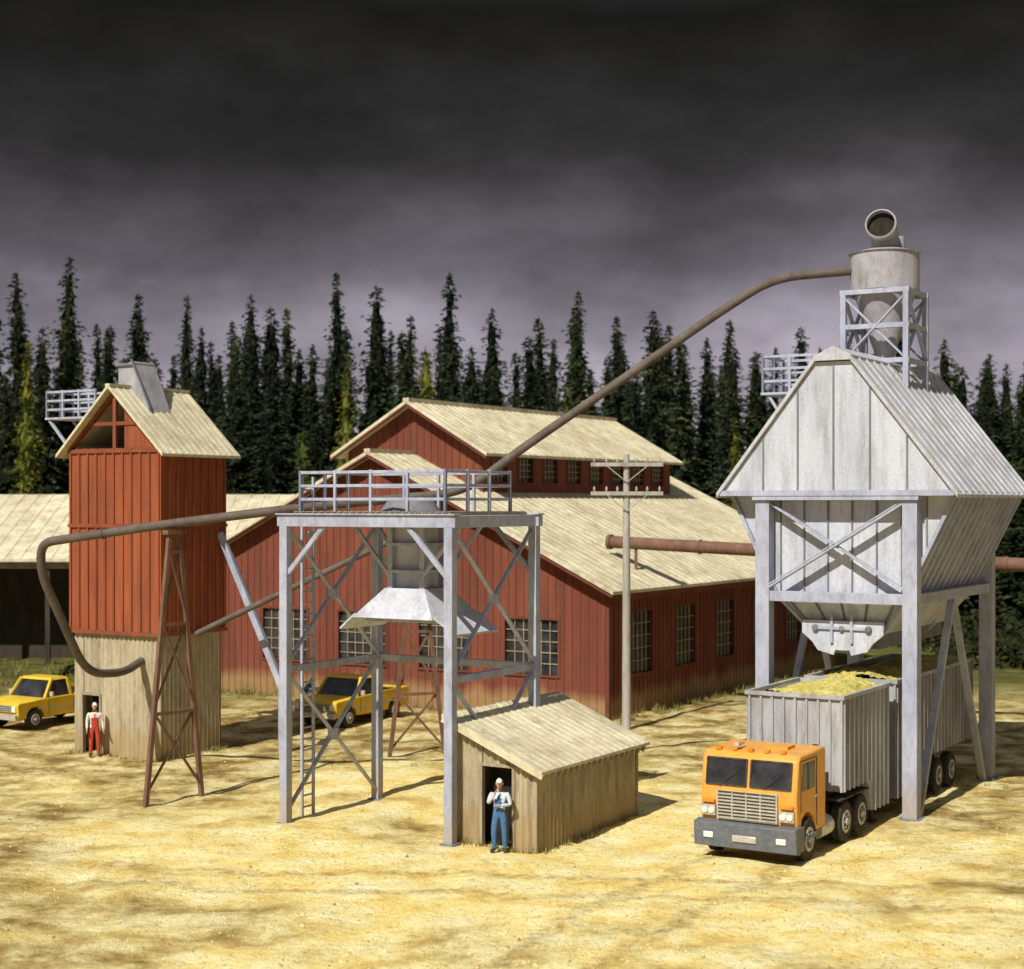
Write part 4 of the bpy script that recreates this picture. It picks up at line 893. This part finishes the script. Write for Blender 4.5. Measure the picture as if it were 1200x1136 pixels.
bushes()

# ------------------------------------------------------------------ light
az = Vector((-.46, -.80)).normalized(); el = math.radians(45)
to_sun = Vector((az.x * math.cos(el), az.y * math.cos(el), math.sin(el)))
L = bpy.data.lights.new('sun', 'SUN'); L.energy = 5; L.angle = math.radians(.5); L.color = (1, .95, .84)
lo = bpy.data.objects.new('sun', L); lo.rotation_euler = to_sun.to_track_quat('Z', 'Y').to_euler(); COL.objects.link(lo)
w = bpy.data.worlds.new('World'); sc.world = w; w.use_nodes = True; nt = w.node_tree; bg = nt.nodes['Background']
sky = N(nt, 'ShaderNodeTexSky', sky_type='NISHITA'); sky.sun_disc = False; sky.sun_elevation = el
sky.sun_rotation = math.atan2(to_sun.x, to_sun.y)
tc = N(nt, 'ShaderNodeTexCoord'); sx = N(nt, 'ShaderNodeSeparateXYZ'); nt.links.new(tc.outputs['Generated'], sx.inputs[0])
hs = N(nt, 'ShaderNodeHueSaturation'); hs.inputs['Saturation'].default_value = .12; nt.links.new(sky.outputs[0], hs.inputs['Color'])
mp = N(nt, 'ShaderNodeMapping'); mp.inputs['Scale'].default_value = (1, 1, 2.2); nt.links.new(tc.outputs['Generated'], mp.inputs[0])
cl = noise_n(nt, mp.outputs[0], 7, 5, .55)
adz = N(nt, 'ShaderNodeMath', operation='MULTIPLY_ADD'); nt.links.new(cl, adz.inputs[0]); adz.inputs[1].default_value = -.06; nt.links.new(sx.outputs[2], adz.inputs[2])
ofs = N(nt, 'ShaderNodeMath', operation='ADD'); nt.links.new(adz.outputs[0], ofs.inputs[0]); ofs.inputs[1].default_value = .03
elr = ramp(nt, ofs.outputs[0], [(0, (.76, .67, .76)), (.09, (.54, .475, .555)), (.145, (.23, .205, .235)), (.21, (.066, .061, .06)), (.285, (.022, .021, .018)), (.55, (.38, .39, .42)), (1, (.85, .87, .94))])
c = mix(nt, 1, hs.outputs[0], elr, 'MULTIPLY')
c = mix(nt, .8, c, ramp(nt, cl, [(.34, .7), (.5, 1), (.68, 1.4)]), 'MULTIPLY')
nt.links.new(c, bg.inputs['Color']); bg.inputs['Strength'].default_value = .1
sc.view_settings.view_transform = 'Standard'; sc.view_settings.look = 'None'; sc.view_settings.exposure = 0

cam = bpy.data.cameras.new('camera'); co = bpy.data.objects.new('camera', cam); COL.objects.link(co); sc.camera = co
co.location = (0, 0, 8.3); co.rotation_euler = (math.radians(90), 0, 0); cam.lens = 57; cam.sensor_width = 36; cam.shift_y = .0183; cam.clip_end = 4000; cam.clip_start = .5
cam.dof.use_dof = True; cam.dof.focus_distance = 43; cam.dof.aperture_fstop = .6
